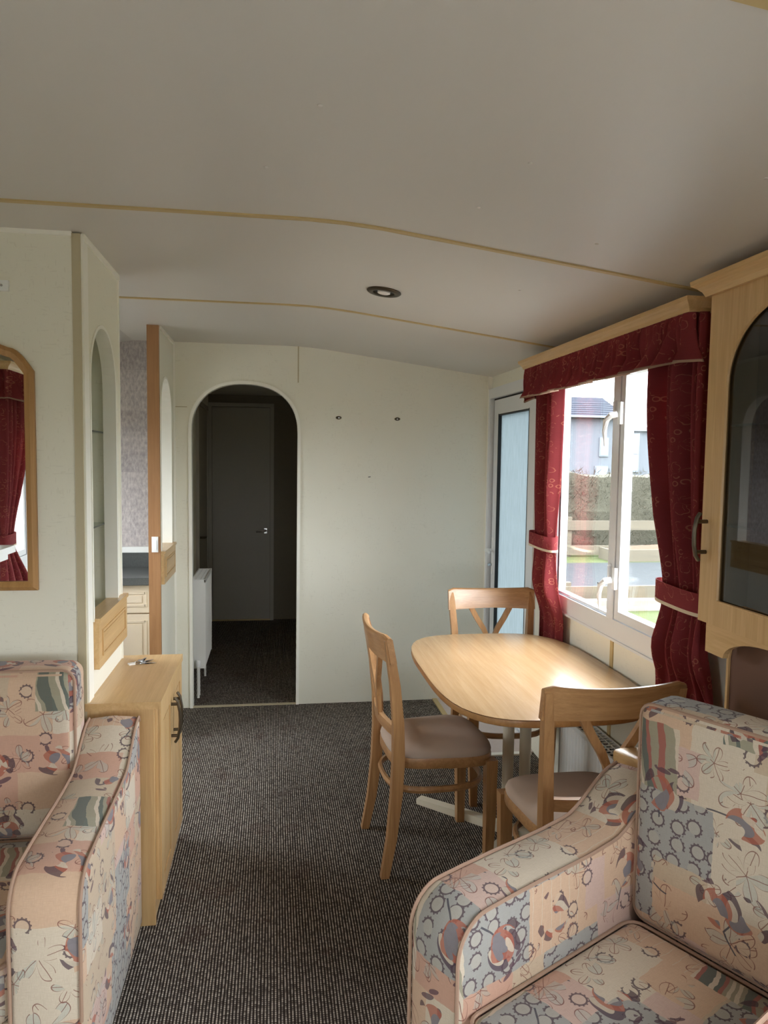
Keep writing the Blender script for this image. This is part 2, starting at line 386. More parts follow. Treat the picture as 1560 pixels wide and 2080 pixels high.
# ------------------------------------------------------------------ mesh helpers
def link(o, parent=None):
    COL.objects.link(o)
    if parent is not None: o.parent = parent
    return o
def boxuv(bm, off=(0, 0)):
    uv = bm.loops.layers.uv.verify()
    for f in bm.faces:
        n = f.normal; ax, ay, az = abs(n.x), abs(n.y), abs(n.z)
        for l in f.loops:
            c = l.vert.co
            if ax >= ay and ax >= az: p = (c.y, c.z)
            elif ay >= az: p = (c.x, c.z)
            else: p = (c.x, c.y)
            l[uv].uv = (p[0]+off[0], p[1]+off[1])
def obj(name, bm, mat, parent=None, bev=0, smooth=False, uvoff=None, seg=2):
    if bev:
        es = [e for e in bm.edges if len(e.link_faces) == 2 and e.calc_face_angle(0) > .5]
        bmesh.ops.bevel(bm, geom=es, offset=bev, segments=seg, affect='EDGES', profile=.5)
    bmesh.ops.recalc_face_normals(bm, faces=bm.faces[:])
    if uvoff is not None: bm.normal_update(); boxuv(bm, uvoff)
    me = bpy.data.meshes.new(name); bm.to_mesh(me); bm.free()
    me.materials.append(M[mat] if isinstance(mat, str) else mat)
    if smooth or bev:
        for p in me.polygons: p.use_smooth = True
        try: me.set_sharp_from_angle(angle=math.radians(40 if smooth else 35))
        except Exception: pass
    return link(bpy.data.objects.new(name, me), parent)
def nb(): return bmesh.new()
def box(bm, x0, x1, y0, y1, z0, z1):
    v = [bm.verts.new((x, y, z)) for x in (x0, x1) for y in (y0, y1) for z in (z0, z1)]
    for f in ((0, 1, 3, 2), (4, 6, 7, 5), (0, 4, 5, 1), (2, 3, 7, 6), (0, 2, 6, 4), (1, 5, 7, 3)):
        bm.faces.new([v[i] for i in f])
    return bm
def bx(x0, x1, y0, y1, z0, z1): return box(nb(), x0, x1, y0, y1, z0, z1)
def prism(bm, pts, axis, a, b):
    def mk(p, t):
        if axis == 'x': return (t, p[0], p[1])
        if axis == 'y': return (p[0], t, p[1])
        return (p[0], p[1], t)
    A = [bm.verts.new(mk(p, a)) for p in pts]; B = [bm.verts.new(mk(p, b)) for p in pts]
    n = len(pts)
    f1 = bm.faces.new(A); f2 = bm.faces.new(B[::-1])
    for i in range(n): bm.faces.new((A[i], B[i], B[(i+1) % n], A[(i+1) % n]))
    if n > 4: bmesh.ops.triangulate(bm, faces=[f1, f2], ngon_method='EAR_CLIP')
    return bm
def loft(bm, rings, cap=True, close=True):
    R = [[bm.verts.new(p) for p in r] for r in rings]; n = len(R[0])
    for a, b in zip(R, R[1:]):
        for i in range(n if close else n-1): bm.faces.new((a[i], a[(i+1) % n], b[(i+1) % n], b[i]))
    if cap:
        bm.faces.new(R[0][::-1]); bm.faces.new(R[-1])
    return bm
def tube(bm, pts, r, seg=8, cyclic=False, ry=None, up=Vector((0, 0, 1))):
    pts = [Vector(p) for p in pts]; n = len(pts); rings = []
    for i, p in enumerate(pts):
        if cyclic: d = pts[(i+1) % n]-pts[i-1]
        else: d = pts[min(i+1, n-1)]-pts[max(i-1, 0)]
        d.normalize(); a = d.cross(up)
        if a.length < 1e-3: a = d.cross(Vector((1, 0, 0)))
        a.normalize(); b = d.cross(a)
        rr = r[i] if isinstance(r, (list, tuple)) else r; r2 = ry if ry else rr
        rings.append([p+a*(rr*math.cos(2*PI*k/seg))+b*(r2*math.sin(2*PI*k/seg)) for k in range(seg)])
    if cyclic:
        R = [[bm.verts.new(p) for p in q] for q in rings]
        for i in range(n):
            A, B = R[i], R[(i+1) % n]
            for k in range(seg): bm.faces.new((A[k], A[(k+1) % seg], B[(k+1) % seg], B[k]))
        return bm
    return loft(bm, rings)
def rectbar(bm, pts, hw, hh, up=Vector((0, 0, 1))):
    """bar of rectangular section along pts; hw half width sideways, hh half height along up"""
    pts = [Vector(p) for p in pts]; n = len(pts); rings = []
    for i, p in enumerate(pts):
        d = (pts[min(i+1, n-1)]-pts[max(i-1, 0)]).normalized(); a = d.cross(up).normalized(); b = a.cross(d).normalized()
        W = hw[i] if isinstance(hw, (list, tuple)) else hw; Hh = hh[i] if isinstance(hh, (list, tuple)) else hh
        rings.append([p+a*W+b*Hh, p-a*W+b*Hh, p-a*W-b*Hh, p+a*W-b*Hh])
    return loft(bm, rings)
def lathe(bm, prof, seg=24, c=(0, 0, 0), axis='z'):
    rings = []
    for r, z in prof:
        rings.append([((c[0]+r*math.cos(2*PI*k/seg)), c[1]+r*math.sin(2*PI*k/seg), c[2]+z) for k in range(seg)])
    return loft(bm, rings)
def roundbox(bm, c, size, r, n=10, puff=(0, 0, 0)):
    """upholstered cushion: rounded box whose faces swell a little"""
    cx, cy, cz = c; hx, hy, hz = [s/2 for s in size]
    vs = {}
    def vert(p):
        k = tuple(round(q, 5) for q in p)
        if k in vs: return vs[k]
        x, y, z = [q*h for q, h in zip(p, (hx, hy, hz))]
        ix = max(-hx+r, min(hx-r, x)); iy = max(-hy+r, min(hy-r, y)); iz = max(-hz+r, min(hz-r, z))
        d = Vector((x-ix, y-iy, z-iz))
        if d.length > 1e-9: d = d.normalized()*r
        u, v, w_ = p
        P = Vector((ix, iy, iz))+d
        g = lambda a: max(0, 1-a**4)
        P.x += math.copysign(puff[0]*g(v)*g(w_), u) if abs(u) > .5 else 0
        P.y += math.copysign(puff[1]*g(u)*g(w_), v) if abs(v) > .5 else 0
        P.z += math.copysign(puff[2]*g(u)*g(v), w_) if abs(w_) > .5 else 0
        vs[k] = bm.verts.new((P.x+cx, P.y+cy, P.z+cz)); return vs[k]
    def ticks(h):
        e = min(.99, r/h); inner = [(-1+e)+(2-2*e)*i/n for i in range(n+1)]
        edge = [-1+e*t for t in (0, .3, .65)]
        return edge+inner+[-x for x in reversed(edge)]
    T = [ticks(h) for h in (hx, hy, hz)]
    for ax in range(3):
        A, B = [k for k in range(3) if k != ax]
        for s in (-1, 1):
            for i in range(len(T[A])-1):
                for j in range(len(T[B])-1):
                    q = []
                    for a, b in ((i, j), (i+1, j), (i+1, j+1), (i, j+1)):
                        p = [0, 0, 0]; p[ax] = s; p[A] = T[A][a]; p[B] = T[B][b]; q.append(vert(p))
                    if len(set(q)) == 4:
                        try: bm.faces.new(q)
                        except ValueError: pass
    return bm
def empty(name, loc=(0, 0, 0), rz=0):
    o = bpy.data.objects.new(name, None); o.empty_display_size = .05; link(o); o.location = loc; o.rotation_euler = (0, 0, rz); return o
def tag(o, label, cat, group=None):
    o['label'] = label; o['category'] = cat
    if group: o['group'] = group
    return o
def thing(name, label, cat, loc=(0, 0, 0), rz=0, group=None): return tag(empty(name, loc, rz), label, cat, group)
def struct(o): o['kind'] = 'structure'; return o
def copy_tree(o, parent=None):
    c = o.copy(); COL.objects.link(c)
    if parent is not None: c.parent = parent
    for ch in list(o.children): copy_tree(ch, c)
    return c

# ------------------------------------------------------------------ the shell
def zc(x):
    """underside of the ceiling over x"""
    k = .13
    if x < -.85: return 2.303-(-.85-x)*.2
    s = .17; t = x-.21
    if t < -s: return 2.303
    if t > s: return 2.303-k*t
    return 2.303-k*(t+s)**2/(4*s)
xs = [-1.75, -1.58, -.85, -.3, .04, .10, .16, .21, .26, .32, .38, .6, 1.0, 1.42, 1.6]
b = nb(); prism(b, [(x, zc(x)) for x in xs]+[(x, 2.5) for x in reversed(xs)], 'y', YF-.1, YB+.06)
struct(obj('ceiling', b, 'ceil'))
for x, y in ((.56, 1.62), (.53, 1.93), (.09, 1.53), (-.02, 1.87), (.90, 2.02), (1.02, 1.46), (.88, 2.62)):
    b = nb(); lathe(b, [(0, .002), (.0055, .002), (.0055, -.0015), (.003, -.003), (0, -.0032)], 10)
    o = obj('screw_cap', b, 'ceil', bpy.data.objects['ceiling'], smooth=True); o.location = (x, y, zc(x))
for i, y in enumerate((.985, 2.235, 3.475)):
    xa = [x for x in xs if x >= (XL if y < 2.5 else -1.5)]
    xa = [x for x in xa if x <= XR]
    b = nb(); prism(b, [(x, zc(x)-.005) for x in xa]+[(x, zc(x)+.004) for x in reversed(xa)], 'y', y-.010, y+.010)
    struct(obj('trim_%d' % (i+1), b, 'strip'))
struct(obj('floor', bx(XL-.08, XR+.08, YF-.1, 7.45, -.08, 0), 'carpet'))
struct(obj('floor_lino', bx(1.085, XR, 3.79, YB, -.02, .006), 'lino'))
b = nb(); box(b, 1.055, 1.085, 3.79, YB-.005, -.01, .008)
struct(obj('trim_4', b, 'strip'))
struct(obj('trim_5', bx(1.085, XR-.02, 3.765, 3.80, -.01, .009), 'trimwhite'))
struct(obj('trim_6', bx(-.505, .155, YB-.004, YB+.02, -.01, .007), 'olive'))

def wall_holes(name, side, a0, a1, z0, z1, holes, mat='wall', th=.05):
    ys = sorted({a0, a1, *[h[0] for h in holes], *[h[1] for h in holes]}); zs = sorted({z0, z1, *[h[2] for h in holes], *[h[3] for h in holes]})
    b = nb()
    for ya, yb in zip(ys, ys[1:]):
        for za, zb in zip(zs, zs[1:]):
            m = ((ya+yb)/2, (za+zb)/2)
            if any(h[0] < m[0] < h[1] and h[2] < m[1] < h[3] for h in holes): continue
            if side == 'R': box(b, XR, XR+th, ya, yb, za, zb)
            elif side == 'L': box(b, XL-th, XL, ya, yb, za, zb)
            else: box(b, ya, yb, YF-th, YF, za, zb)
    bmesh.ops.remove_doubles(b, verts=b.verts[:], dist=1e-5)
    fs = [f for f in b.faces if not f.is_valid]
    return struct(obj(name, b, mat))
wall_holes('wall_right', 'R', YF-.07, 7.4, -.05, 2.35, [WIN_R, DOOR_R, WIN_R2])
wall_holes('wall_left', 'L', YF-.07, 7.4, -.05, 2.35, [WIN_L, WIN_K])
wall_holes('wall_front', 'F', XL-.07, XR+.07, -.05, 2.45, [WIN_F])

def arch_pts(a0, a1, zs, rise, n, k=20):
    c, h = (a0+a1)/2, (a1-a0)/2; out = []
    for i in range(k+1):
        t = PI-PI*i/k; x = math.cos(t); s = max(0, 1-abs(x)**n)**(1/n)
        out.append((c+h*x, zs+rise*s))
    return out
def arch_fill(bm, a0, a1, ztop, ar, axis, t0, t1):
    """solid above and beside an arch, in upright strips from the springing line to ztop"""
    zs = ar[0][1]
    prism(bm, [(a0, zs), ar[0], (ar[0][0], ztop), (a0, ztop)], axis, t0, t1)
    prism(bm, [ar[-1], (a1, zs), (a1, ztop), (ar[-1][0], ztop)], axis, t0, t1)
    for p, q in zip(ar, ar[1:]): prism(bm, [p, q, (q[0], ztop), (p[0], ztop)], axis, t0, t1)
# back wall with its arched opening
AR = arch_pts(-.51, .157, 1.76, .304, 2.3, 28)
b = nb()
box(b, -.672, -.51, YB, YB+.045, 0, 1.76); box(b, .157, XR, YB, YB+.045, 0, 1.76); arch_fill(b, -.672, XR, 2.4, AR, 'y', YB, YB+.045)
wb = struct(obj('wall_back', b, 'wall'))
# white edging of the arch
def arch_trim(pts_in, wdt, axis, a, b_, close_bottom=False):
    c = (pts_in[0][0]+pts_in[-1][0])/2; outp = []
    n = len(pts_in)
    for i, p in enumerate(pts_in):
        q0 = Vector(pts_in[max(i-1, 0)]); q1 = Vector(pts_in[min(i+1, n-1)]); d = (q1-q0).normalized(); nrm = Vector((-d.y, d.x))
        outp.append((p[0]+nrm.x*wdt, p[1]+nrm.y*wdt))
    bm = nb()
    for i in range(n-1):
        prism(bm, [pts_in[i], pts_in[i+1], outp[i+1], outp[i]], axis, a, b_)
    bmesh.ops.remove_doubles(bm, verts=bm.verts[:], dist=1e-5)
    return bm
inn = [(-.502, 0.0)]+[(x*0.985-.0026, z-.006) for x, z in AR]+[(.149, 0.0)]
struct(obj('trim_7', arch_trim(inn, .019, 'y', YB-.010, YB+.05), 'trimwhite'))
struct(obj('trim_8', bx(.150, .158, YB-.004, YB+.01, 2.075, 2.305), 'olive'))
struct(obj('trim_9', bx(-.605, -.53, YB-.003, YB+.01, 1.905, 1.910), 'olive'))
# kitchen back wall and corridor
struct(obj('wall_kitchen', bx(XL, -.672, YB, YB+.045, 0, 2.42), 'tile'))
struct(obj('wall_corridor_left', bx(-.68, -.62, YB+.045, 7.32, 0, 2.30), 'wall'))
struct(obj('wall_corridor_right', bx(.30, .36, YB+.045, 7.32, 0, 2.30), 'wall'))
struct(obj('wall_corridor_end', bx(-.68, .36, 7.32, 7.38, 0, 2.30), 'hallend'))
struct(obj('ceiling_corridor', bx(XL-.05, XR+.05, YB+.04, 7.42, 2.20, 2.50), 'ceil'))
# partition with the mirror, and the boxed-in niche at its end
struct(obj('wall_partition', bx(XL, -.630, 2.51, 2.55, 0, 2.42), 'wall'))
struct(obj('trim_10', bx(-.632, -.606, 2.504, 2.55, 0, 2.298), 'olive'))
struct(obj('trim_21', bx(-.608, -.600, 2.512, 2.575, 0, 2.298), 'trimwhite'))
struct(obj('trim_11', bx(XL, -.632, 2.502, 2.512, 2.290, 2.304), 'trimwhite'))
def niche_face(name, y0, y1, x0, x1, hole, zt=2.42):
    h0, h1, hb, hs, rise = hole; ar = arch_pts(h0, h1, hs, rise, 2.1, 22)
    bm = nb()
    box(bm, x0, x1, y0, y1, 0, hb); box(bm, x0, x1, y0, h0, hb, hs); box(bm, x0, x1, h1, y1, hb, hs)
    arch_fill(bm, y0, y1, zt, ar, 'x', x0, x1)
    bmesh.ops.remove_doubles(bm, verts=bm.verts[:], dist=1e-5)
    o = struct(obj(name, bm, 'wall'))
    pts = [(h0+.002, hb)]+[(c, z-.003) for c, z in ar]+[(h1-.002, hb)]
    return o, pts
H1 = (2.600, 2.985, 1.035, 1.845, .205); H2 = (4.205, 4.62, 1.06, 1.83, .215)
o, p = niche_face('wall_niche', 2.55, 3.065, -.645, -.605, H1)
struct(obj('trim_12', arch_trim(p, .012, 'x', -.648, -.600), 'trimwhite'))
struct(obj('trim_13', bx(-.66, -.600, 3.060, 3.072, 0, 2.298), 'trimwhite'))
struct(obj('wall_niche_end', bx(-1.15, -.645, 3.02, 3.065, 0, 2.42), 'wall'))
struct(obj('wall_niche_back', bx(-1.19, -1.15, 2.55, 3.065, 0, 2.42), 'wall'))
struct(obj('trim_14', bx(-.606, -.597, 2.52, 3.07, 2.284, 2.303), 'trimwhite'))
o, p = niche_face('wall_divider', 4.185, YB, -.672, -.613, H2)
struct(obj('trim_15', arch_trim(p, .012, 'x', -.675, -.608), 'trimwhite'))
struct(obj('trim_16', bx(-.675, -.612, 4.165, 4.187, 0, 2.305), 'orange'))
struct(obj('trim_17', bx(-.614, -.604, 4.19, YB-.002, 2.285, 2.303), 'trimwhite'))
struct(obj('trim_18', bx(-.612, -.600, YB-.012, YB+.002, 0, 2.30), 'trimwhite'))
struct(obj('trim_19', bx(1.394, XR, YB-.014, YB+.002, .0, 2.155), 'trimwhite'))
# wall panel under the window: vertical cover strip
struct(obj('trim_20', bx(XR-.005, XR+.002, 2.885, 2.91, 0, .87), 'strip'))

# ------------------------------------------------------------------ windows and doors
def window(name, side, hole, mullions, handles=(), fixed=()):
    """white frame in the opening; an opening light has a sash, a fixed one only a bead; side R/L walls run along y"""
    a0, a1, z0, z1 = hole; sg = 1 if side == 'R' else -1; X = XR if side == 'R' else XL
    def bb(bm, d0, d1, y0, y1, za, zb):
        p, q = sorted((X-sg*d0, X-sg*d1)); box(bm, p, q, y0, y1, za, zb)
    f = nb(); t = .060; D = .018; mh = .030
    bb(f, -.034, D, a0-.02, a0+t, z0-.02, z1+.02); bb(f, -.034, D, a1-t, a1+.02, z0-.02, z1+.02)
    bb(f, -.034, D, a0+t, a1-t, z0-.02, z0+t); bb(f, -.034, D, a0+t, a1-t, z1-t, z1+.02)
    for m in mullions: bb(f, -.034, D-.001, m-mh, m+mh, z0+t, z1-t)
    root = struct(obj(name, f, 'upvc', bev=.004))
    s = nb(); bb(s, -.03, .024, a0-.022, a1+.022, z0-.028, z0-.018)
    obj('window_sill', s, 'upvc', root, bev=.006)
    cuts = [a0+t]+[v for m in mullions for v in (m-mh, m+mh)]+[a1-t]
    for i in range(0, len(cuts), 2):
        ya, yb = cuts[i], cuts[i+1]; fx = (i//2) in fixed
        for y in (ya+.0005, yb-.0065):
            g = nb(); bb(g, -.012, .010 if fx else .0, y, y+.006, z0+t, z1-t); obj('gasket', g, 'gasket', root)
        w_, e0, ds = (.014, .0008, .008) if fx else (.040, .006, .014)
        s = nb()
        bb(s, -.026, ds, ya+e0, ya+w_, z0+t+.004, z1-t-.004); bb(s, -.026, ds, yb-w_, yb-e0, z0+t+.004, z1-t-.004)
        bb(s, -.026, ds, ya+w_, yb-w_, z0+t+.004, z0+t+w_); bb(s, -.026, ds, ya+w_, yb-w_, z1-t-w_, z1-t-.004)
        so = obj('glazing_bead' if fx else 'sash', s, 'upvc', root, bev=.003)
        g = nb(); bb(g, -.002, -.008, ya+w_-.006, yb-w_+.006, z0+t+w_-.006, z1-t-w_+.006)
        obj('pane', g, 'glass', so)
    for (hy, hz) in handles:
        h = nb(); bb(h, .012, .030, hy-.013, hy+.013, hz-.045, hz+.045)
        hd = obj('window_handle', h, 'white', root, bev=.004)
        l = nb()
        tube(l, [(X-sg*.038, hy, hz-.005), (X-sg*.062, hy+.006, hz-.010), (X-sg*.072, hy+.026, hz-.030), (X-sg*.072, hy+.038, hz-.075), (X-sg*.064, hy+.042, hz-.135)], [.013, .014, .013, .010, .006], 8)
        obj('lever', l, 'white', hd, smooth=True)
        l = nb(); tube(l, [(X-sg*.020, hy+.045, hz+.050), (X-sg*.028, hy+.045, hz+.048), (X-sg*.028, hy+.040, hz-.02)], .007, 8); obj('latch_keep', l, 'white', hd, smooth=True)
        k = nb(); bb(k, .070, .080, hy+.028, hy+.038, hz-.030, hz-.020); obj('lock_button', k, 'gasket', hd)
    return root
window('window_1', 'R', WIN_R, [2.900], [(2.852, 1.80), (2.852, 1.12)], (1,))
window('window_2', 'R', WIN_R2, [-.2])
window('window_3', 'L', WIN_L, [])
window('window_4', 'L', WIN_K, [])
# front window: own frame in the front wall
a0, a1, z0, z1 = WIN_F
f = nb(); t = .05
for (x0, x1, za, zb) in ((a0-.02, a0+t, z0-.02, z1+.02), (a1-t, a1+.02, z0-.02, z1+.02), (a0+t, a1-t, z0-.02, z0+t), (a0+t, a1-t, z1-t, z1+.02), (-.03, .03, z0+t, z1-t)):
    box(f, x0, x1, YF-.06, YF+.035, za, zb)
wf = struct(obj('window_5', f, 'upvc', bev=.004))
for x0, x1 in ((a0+t, -.03), (.03, a1-t)):
    obj('pane', bx(x0, x1, YF-.02, YF-.014, z0+t, z1-t), 'glass', wf)
# outside door, glazed, in the right-hand wall
d0, d1, dz0, dz1 = DOOR_R
f = nb()
box(f, XR-.025, XR+.06, d0-.03, d0+.045, 0, dz1+.02); box(f, XR-.025, XR+.06, d1-.045, d1+.003, 0, dz1+.02); box(f, XR-.025, XR+.06, d0+.045, d1-.045, dz1-.045, dz1+.02)
box(f, XR-.01, XR+.06, d0+.045, d1-.045, 0, .03)
dr = struct(obj('door_1', f, 'upvc', bev=.004))
g = nb(); box(g, XR+.004, XR+.022, d1-.064, d1-.044, .03, dz1-.045); box(g, XR+.004, XR+.022, d0+.045, d0+.060, .03, dz1-.045); box(g, XR+.004, XR+.022, d0+.060, d1-.064, dz1-.058, dz1-.045)
obj('gasket', g, 'gasket', dr)
L0, L1 = d0+.058, d1-.062
f = nb(); box(f, XR+.0, XR+.05, L0, L0+.09, .035, dz1-.056); box(f, XR+.0, XR+.05, L1-.09, L1, .035, dz1-.056)
box(f, XR+.0, XR+.05, L0+.09, L1-.09, .035, .16); box(f, XR+.0, XR+.05, L0+.09, L1-.09, dz1-.15, dz1-.056)
leaf = obj('door_leaf', f, 'upvc', dr, bev=.005)
obj('pane', bx(XR+.022, XR+.028, L0+.084, L1-.084, .154, dz1-.144), 'obscure', leaf)
g = nb()
for (y0, y1, za, zb) in ((L0+.088, L0+.096, .156, dz1-.146), (L1-.096, L1-.088, .156, dz1-.146), (L0+.09, L1-.09, dz1-.158, dz1-.149), (L0+.09, L1-.09, .158, .166)): box(g, XR-.001, XR+.02, y0, y1, za, zb)
obj('glazing_bead', g, 'gasket', leaf)
hp = obj('handle_plate', bx(XR-.008, XR+.002, L1-.055, L1-.028, .86, 1.10), 'white', leaf, bev=.003)
b = nb(); tube(b, [(XR-.006, L1-.042, 1.02), (XR-.05, L1-.042, 1.02), (XR-.055, L1-.055, 1.02), (XR-.052, L1-.13, 1.012)], [.009, .009, .009, .008], 8)
obj('door_handle', b, 'white', hp, smooth=True)
obj('key', bx(XR-.035, XR-.006, L1-.045, L1-.039, .915, .93), 'chrome', hp)
# corridor doors
f = nb()
for (x0, x1, za, zb) in ((-.62, -.585, 0, 2.12), (-.03, .005, 0, 2.12), (-.585, -.03, 2.085, 2.12)): box(f, x0, x1, 7.275, 7.325, za, zb)
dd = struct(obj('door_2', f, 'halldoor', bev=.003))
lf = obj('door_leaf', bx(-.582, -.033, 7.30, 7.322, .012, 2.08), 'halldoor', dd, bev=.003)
obj('threshold_strip', bx(-.585, -.03, 7.28, 7.30, 0, .012), 'strip', dd)
b = nb(); box(b, -.088, -.060, 7.292, 7.301, .86, .91); hp = obj('handle_plate', b, 'chrome', lf, bev=.002)
b = nb(); tube(b, [(-.072, 7.295, .888), (-.072, 7.25, .888), (-.085, 7.245, .888), (-.165, 7.247, .882)], [.011, .011, .011, .009], 8)
obj('door_handle', b, 'chrome', hp, smooth=True)
f = nb()
for (y0, y1, za, zb) in ((6.15, 6.19, 0, 2.06), (6.99, 7.03, 0, 2.06), (6.19, 6.99, 2.02, 2.06)): box(f, -.625, -.595, y0, y1, za, zb)
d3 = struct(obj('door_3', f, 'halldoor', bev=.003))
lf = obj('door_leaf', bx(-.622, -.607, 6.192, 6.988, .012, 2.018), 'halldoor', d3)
b = nb(); tube(b, [(-.610, 6.27, .93), (-.562, 6.27, .93), (-.558, 6.29, .93), (-.560, 6.38, .925)], [.010, .010, .010, .008], 8)
obj('door_handle', b, 'bronze', lf, smooth=True)

# ------------------------------------------------------------------ upholstered seats
ARM_W, SD = .160, .765
def arm_profile():
    """(y, z) outline of an arm seen from the side: rounded front, level top, sweep up at the back"""
    p = [(0.012, .04), (.0, .30)]
    for i in range(9):
        a = PI-PI/2*i/8; p.append((.085+.085*math.cos(a), .553+.092*math.sin(a)))
    p += [(.16, .648), (.26, .650), (.36, .650), (.44, .651), (.52, .656)]
    for i in range(1, 9):
        t = i/8; s = t*t*(3-2*t); p.append((.52+.225*t, .656+.094*s))
    p += [(SD-.012, .752), (SD, .735), (SD, .04)]
    return p
def make_arm(parent, x0, x1, uvo):
    P = arm_profile(); r = .016
    cx = (x0+x1)/2; cy, cz = .4, .35
    b = nb()
    def ring(x, ins):
        out = []
        n = len(P)
        for i, (y, z) in enumerate(P):
            q0 = Vector(P[i-1]); q1 = Vector(P[(i+1) % n]); d = (q1-q0).normalized(); nr = Vector((d.y, -d.x))
            out.append((x, y+nr.x*ins, z+nr.y*ins))
        return out
    R = [ring(x0, r), ring(x0+.005, r*.3), ring(x0+r, 0), ring(cx, -.006), ring(x1-r, 0), ring(x1-.005, r*.3), ring(x1, r)]
    loft(b, R, cap=False)
    # swollen side panels made of a fan of quads
    for rg, s in ((R[0], -1), (R[-1], 1)):
        x = rg[0][0]; prev = [Vector(p) for p in rg]
        for k, f_ in enumerate((.75, .45, .15)):
            cur = [Vector((x+s*.006*(1-f_), cy+(p[1]-cy)*f_, cz+(p[2]-cz)*f_)) for p in rg]
            A = [b.verts.new(p) for p in prev]; B = [b.verts.new(p) for p in cur]; n = len(A)
            for i in range(n): b.faces.new((A[i], A[(i+1) % n], B[(i+1) % n], B[i]))
            prev = cur
        b.faces.new([b.verts.new(p) for p in prev])
    bmesh.ops.remove_doubles(b, verts=b.verts[:], dist=1e-5)
    o = obj('arm', b, 'fabric', parent, smooth=True)
    # uv: along the outline on the strip, flat on the sides
    me = o.data; uv = me.uv_layers.new(name='UVMap'); L = [0]
    for i in range(1, len(P)): L.append(L[-1]+math.dist(P[i], P[i-1]))
    def along(y, z):
        best = min(range(len(P)), key=lambda i: (P[i][0]-y)**2+(P[i][1]-z)**2); return L[best]
    for p in me.polygons:
        side = abs(p.normal.x) > .75
        for li in p.loop_indices:
            c = me.vertices[me.loops[li].vertex_index].co
            if side: uv.data[li].uv = (c.y+uvo[0], c.z+uvo[1])
            else: uv.data[li].uv = (c.x+uvo[0]+.4, along(c.y, c.z)+uvo[1])
    for x in (x0, x1):
        b = nb(); pts = []
        for y, z in P[1:-1]: pts.append((x+(.003 if x == x0 else -.003), y+(-.001), z-.001))
        tube(b, pts, .0045, 6, up=Vector((1, 0, 0)))
        obj('piping', b, 'piping', o, smooth=True)
    return o
def loop_piping(parent, c, size, r, y, name='piping', axis='y'):
    """piping cord around a cushion: rectangle with rounded corners in the plane axis = y"""
    cx, cy, cz = c; hx, hy, hz = [s/2 for s in size]
    A, B = (hx, hz) if axis == 'y' else (hx, hy); pts = []
    for (sx, sz, a0_) in ((1, 1, 0), (-1, 1, PI/2), (-1, -1, PI), (1, -1, 3*PI/2)):
        for k in range(5):
            a = a0_+PI/2*k/4; u = sx*(A-r)+r*math.cos(a); v = sz*(B-r)+r*math.sin(a)
            pts.append((cx+u, y, cz+v) if axis == 'y' else (cx+u, cy+v, y))
    b = nb(); tube(b, pts, .0048, 6, cyclic=True, up=Vector((0, 1, 0)) if axis == 'y' else Vector((0, 0, 1)))
    return obj(name, b, 'piping', parent, smooth=True)
def make_seat(root, W, ncush, uvo, cush_top=.985, tilt=0.0):
    hw = W/2; inner = hw-ARM_W
    make_arm(root, -hw, -inner, (uvo[0], uvo[1])); make_arm(root, inner, hw, (uvo[0]+.37, uvo[1]+.21))
    obj('base', bx(-inner, inner, .03, SD-.05, .04, .29), 'fabric', root, bev=.012, uvoff=(uvo[0]+.1, uvo[1]+.6))
    obj('back_panel', bx(-inner, inner, SD-.075, SD-.005, .04, .735), 'fabric', root, bev=.015, uvoff=(uvo[0]+.7, uvo[1]))
    cw = 2*inner/ncush
    for k in range(ncush):
        cx = -inner+cw*(k+.5)
        sz = (cw-.004, .60, .155); c = (cx, .305, .362)
        b = nb(); roundbox(b, c, sz, .04, 10, (0, 0, .012))
        s = obj('seat_cushion', b, 'fabric', root, smooth=True, uvoff=(uvo[0]+.23+k*.31, uvo[1]+.47))
        loop_piping(s, c, (sz[0]-.012, sz[1]-.006, sz[2]), .04, .432, axis='z')
        hgt = cush_top-.435; sz = (cw-.006, .150, hgt); c = (cx, .672, .435+hgt/2)
        b = nb(); roundbox(b, c, sz, .035, 10, (0, .010, .006))
        s = obj('back_cushion', b, 'fabric', root, smooth=True, uvoff=(uvo[0]+.53+k*.41, uvo[1]+.17))
        loop_piping(s, c, (sz[0]-.004, sz[1], sz[2]-.004), .035, c[1]-sz[1]/2+.018)
sofa = thing('sofa', 'two-seat sofa in peach floral patchwork fabric against the mirror wall', 'sofa', (-.985, 1.695, 0), 0)
make_seat(sofa, 1.11, 2, (.30, .10), .952)
SA = math.radians(29); U = Vector((math.cos(SA), math.sin(SA), 0)); V = Vector((math.sin(SA), -math.cos(SA), 0))
c0 = Vector((.905, 1.707, 0)); AW = .82
p = c0-U*.597+V*(-ARM_W+AW/2)
chair_a = thing('armchair', 'armchair in peach floral patchwork fabric set at an angle before the corner cupboard', 'armchair', p, SA-PI/2)
make_seat(chair_a, AW, 1, (1.71, .63), 1.0)

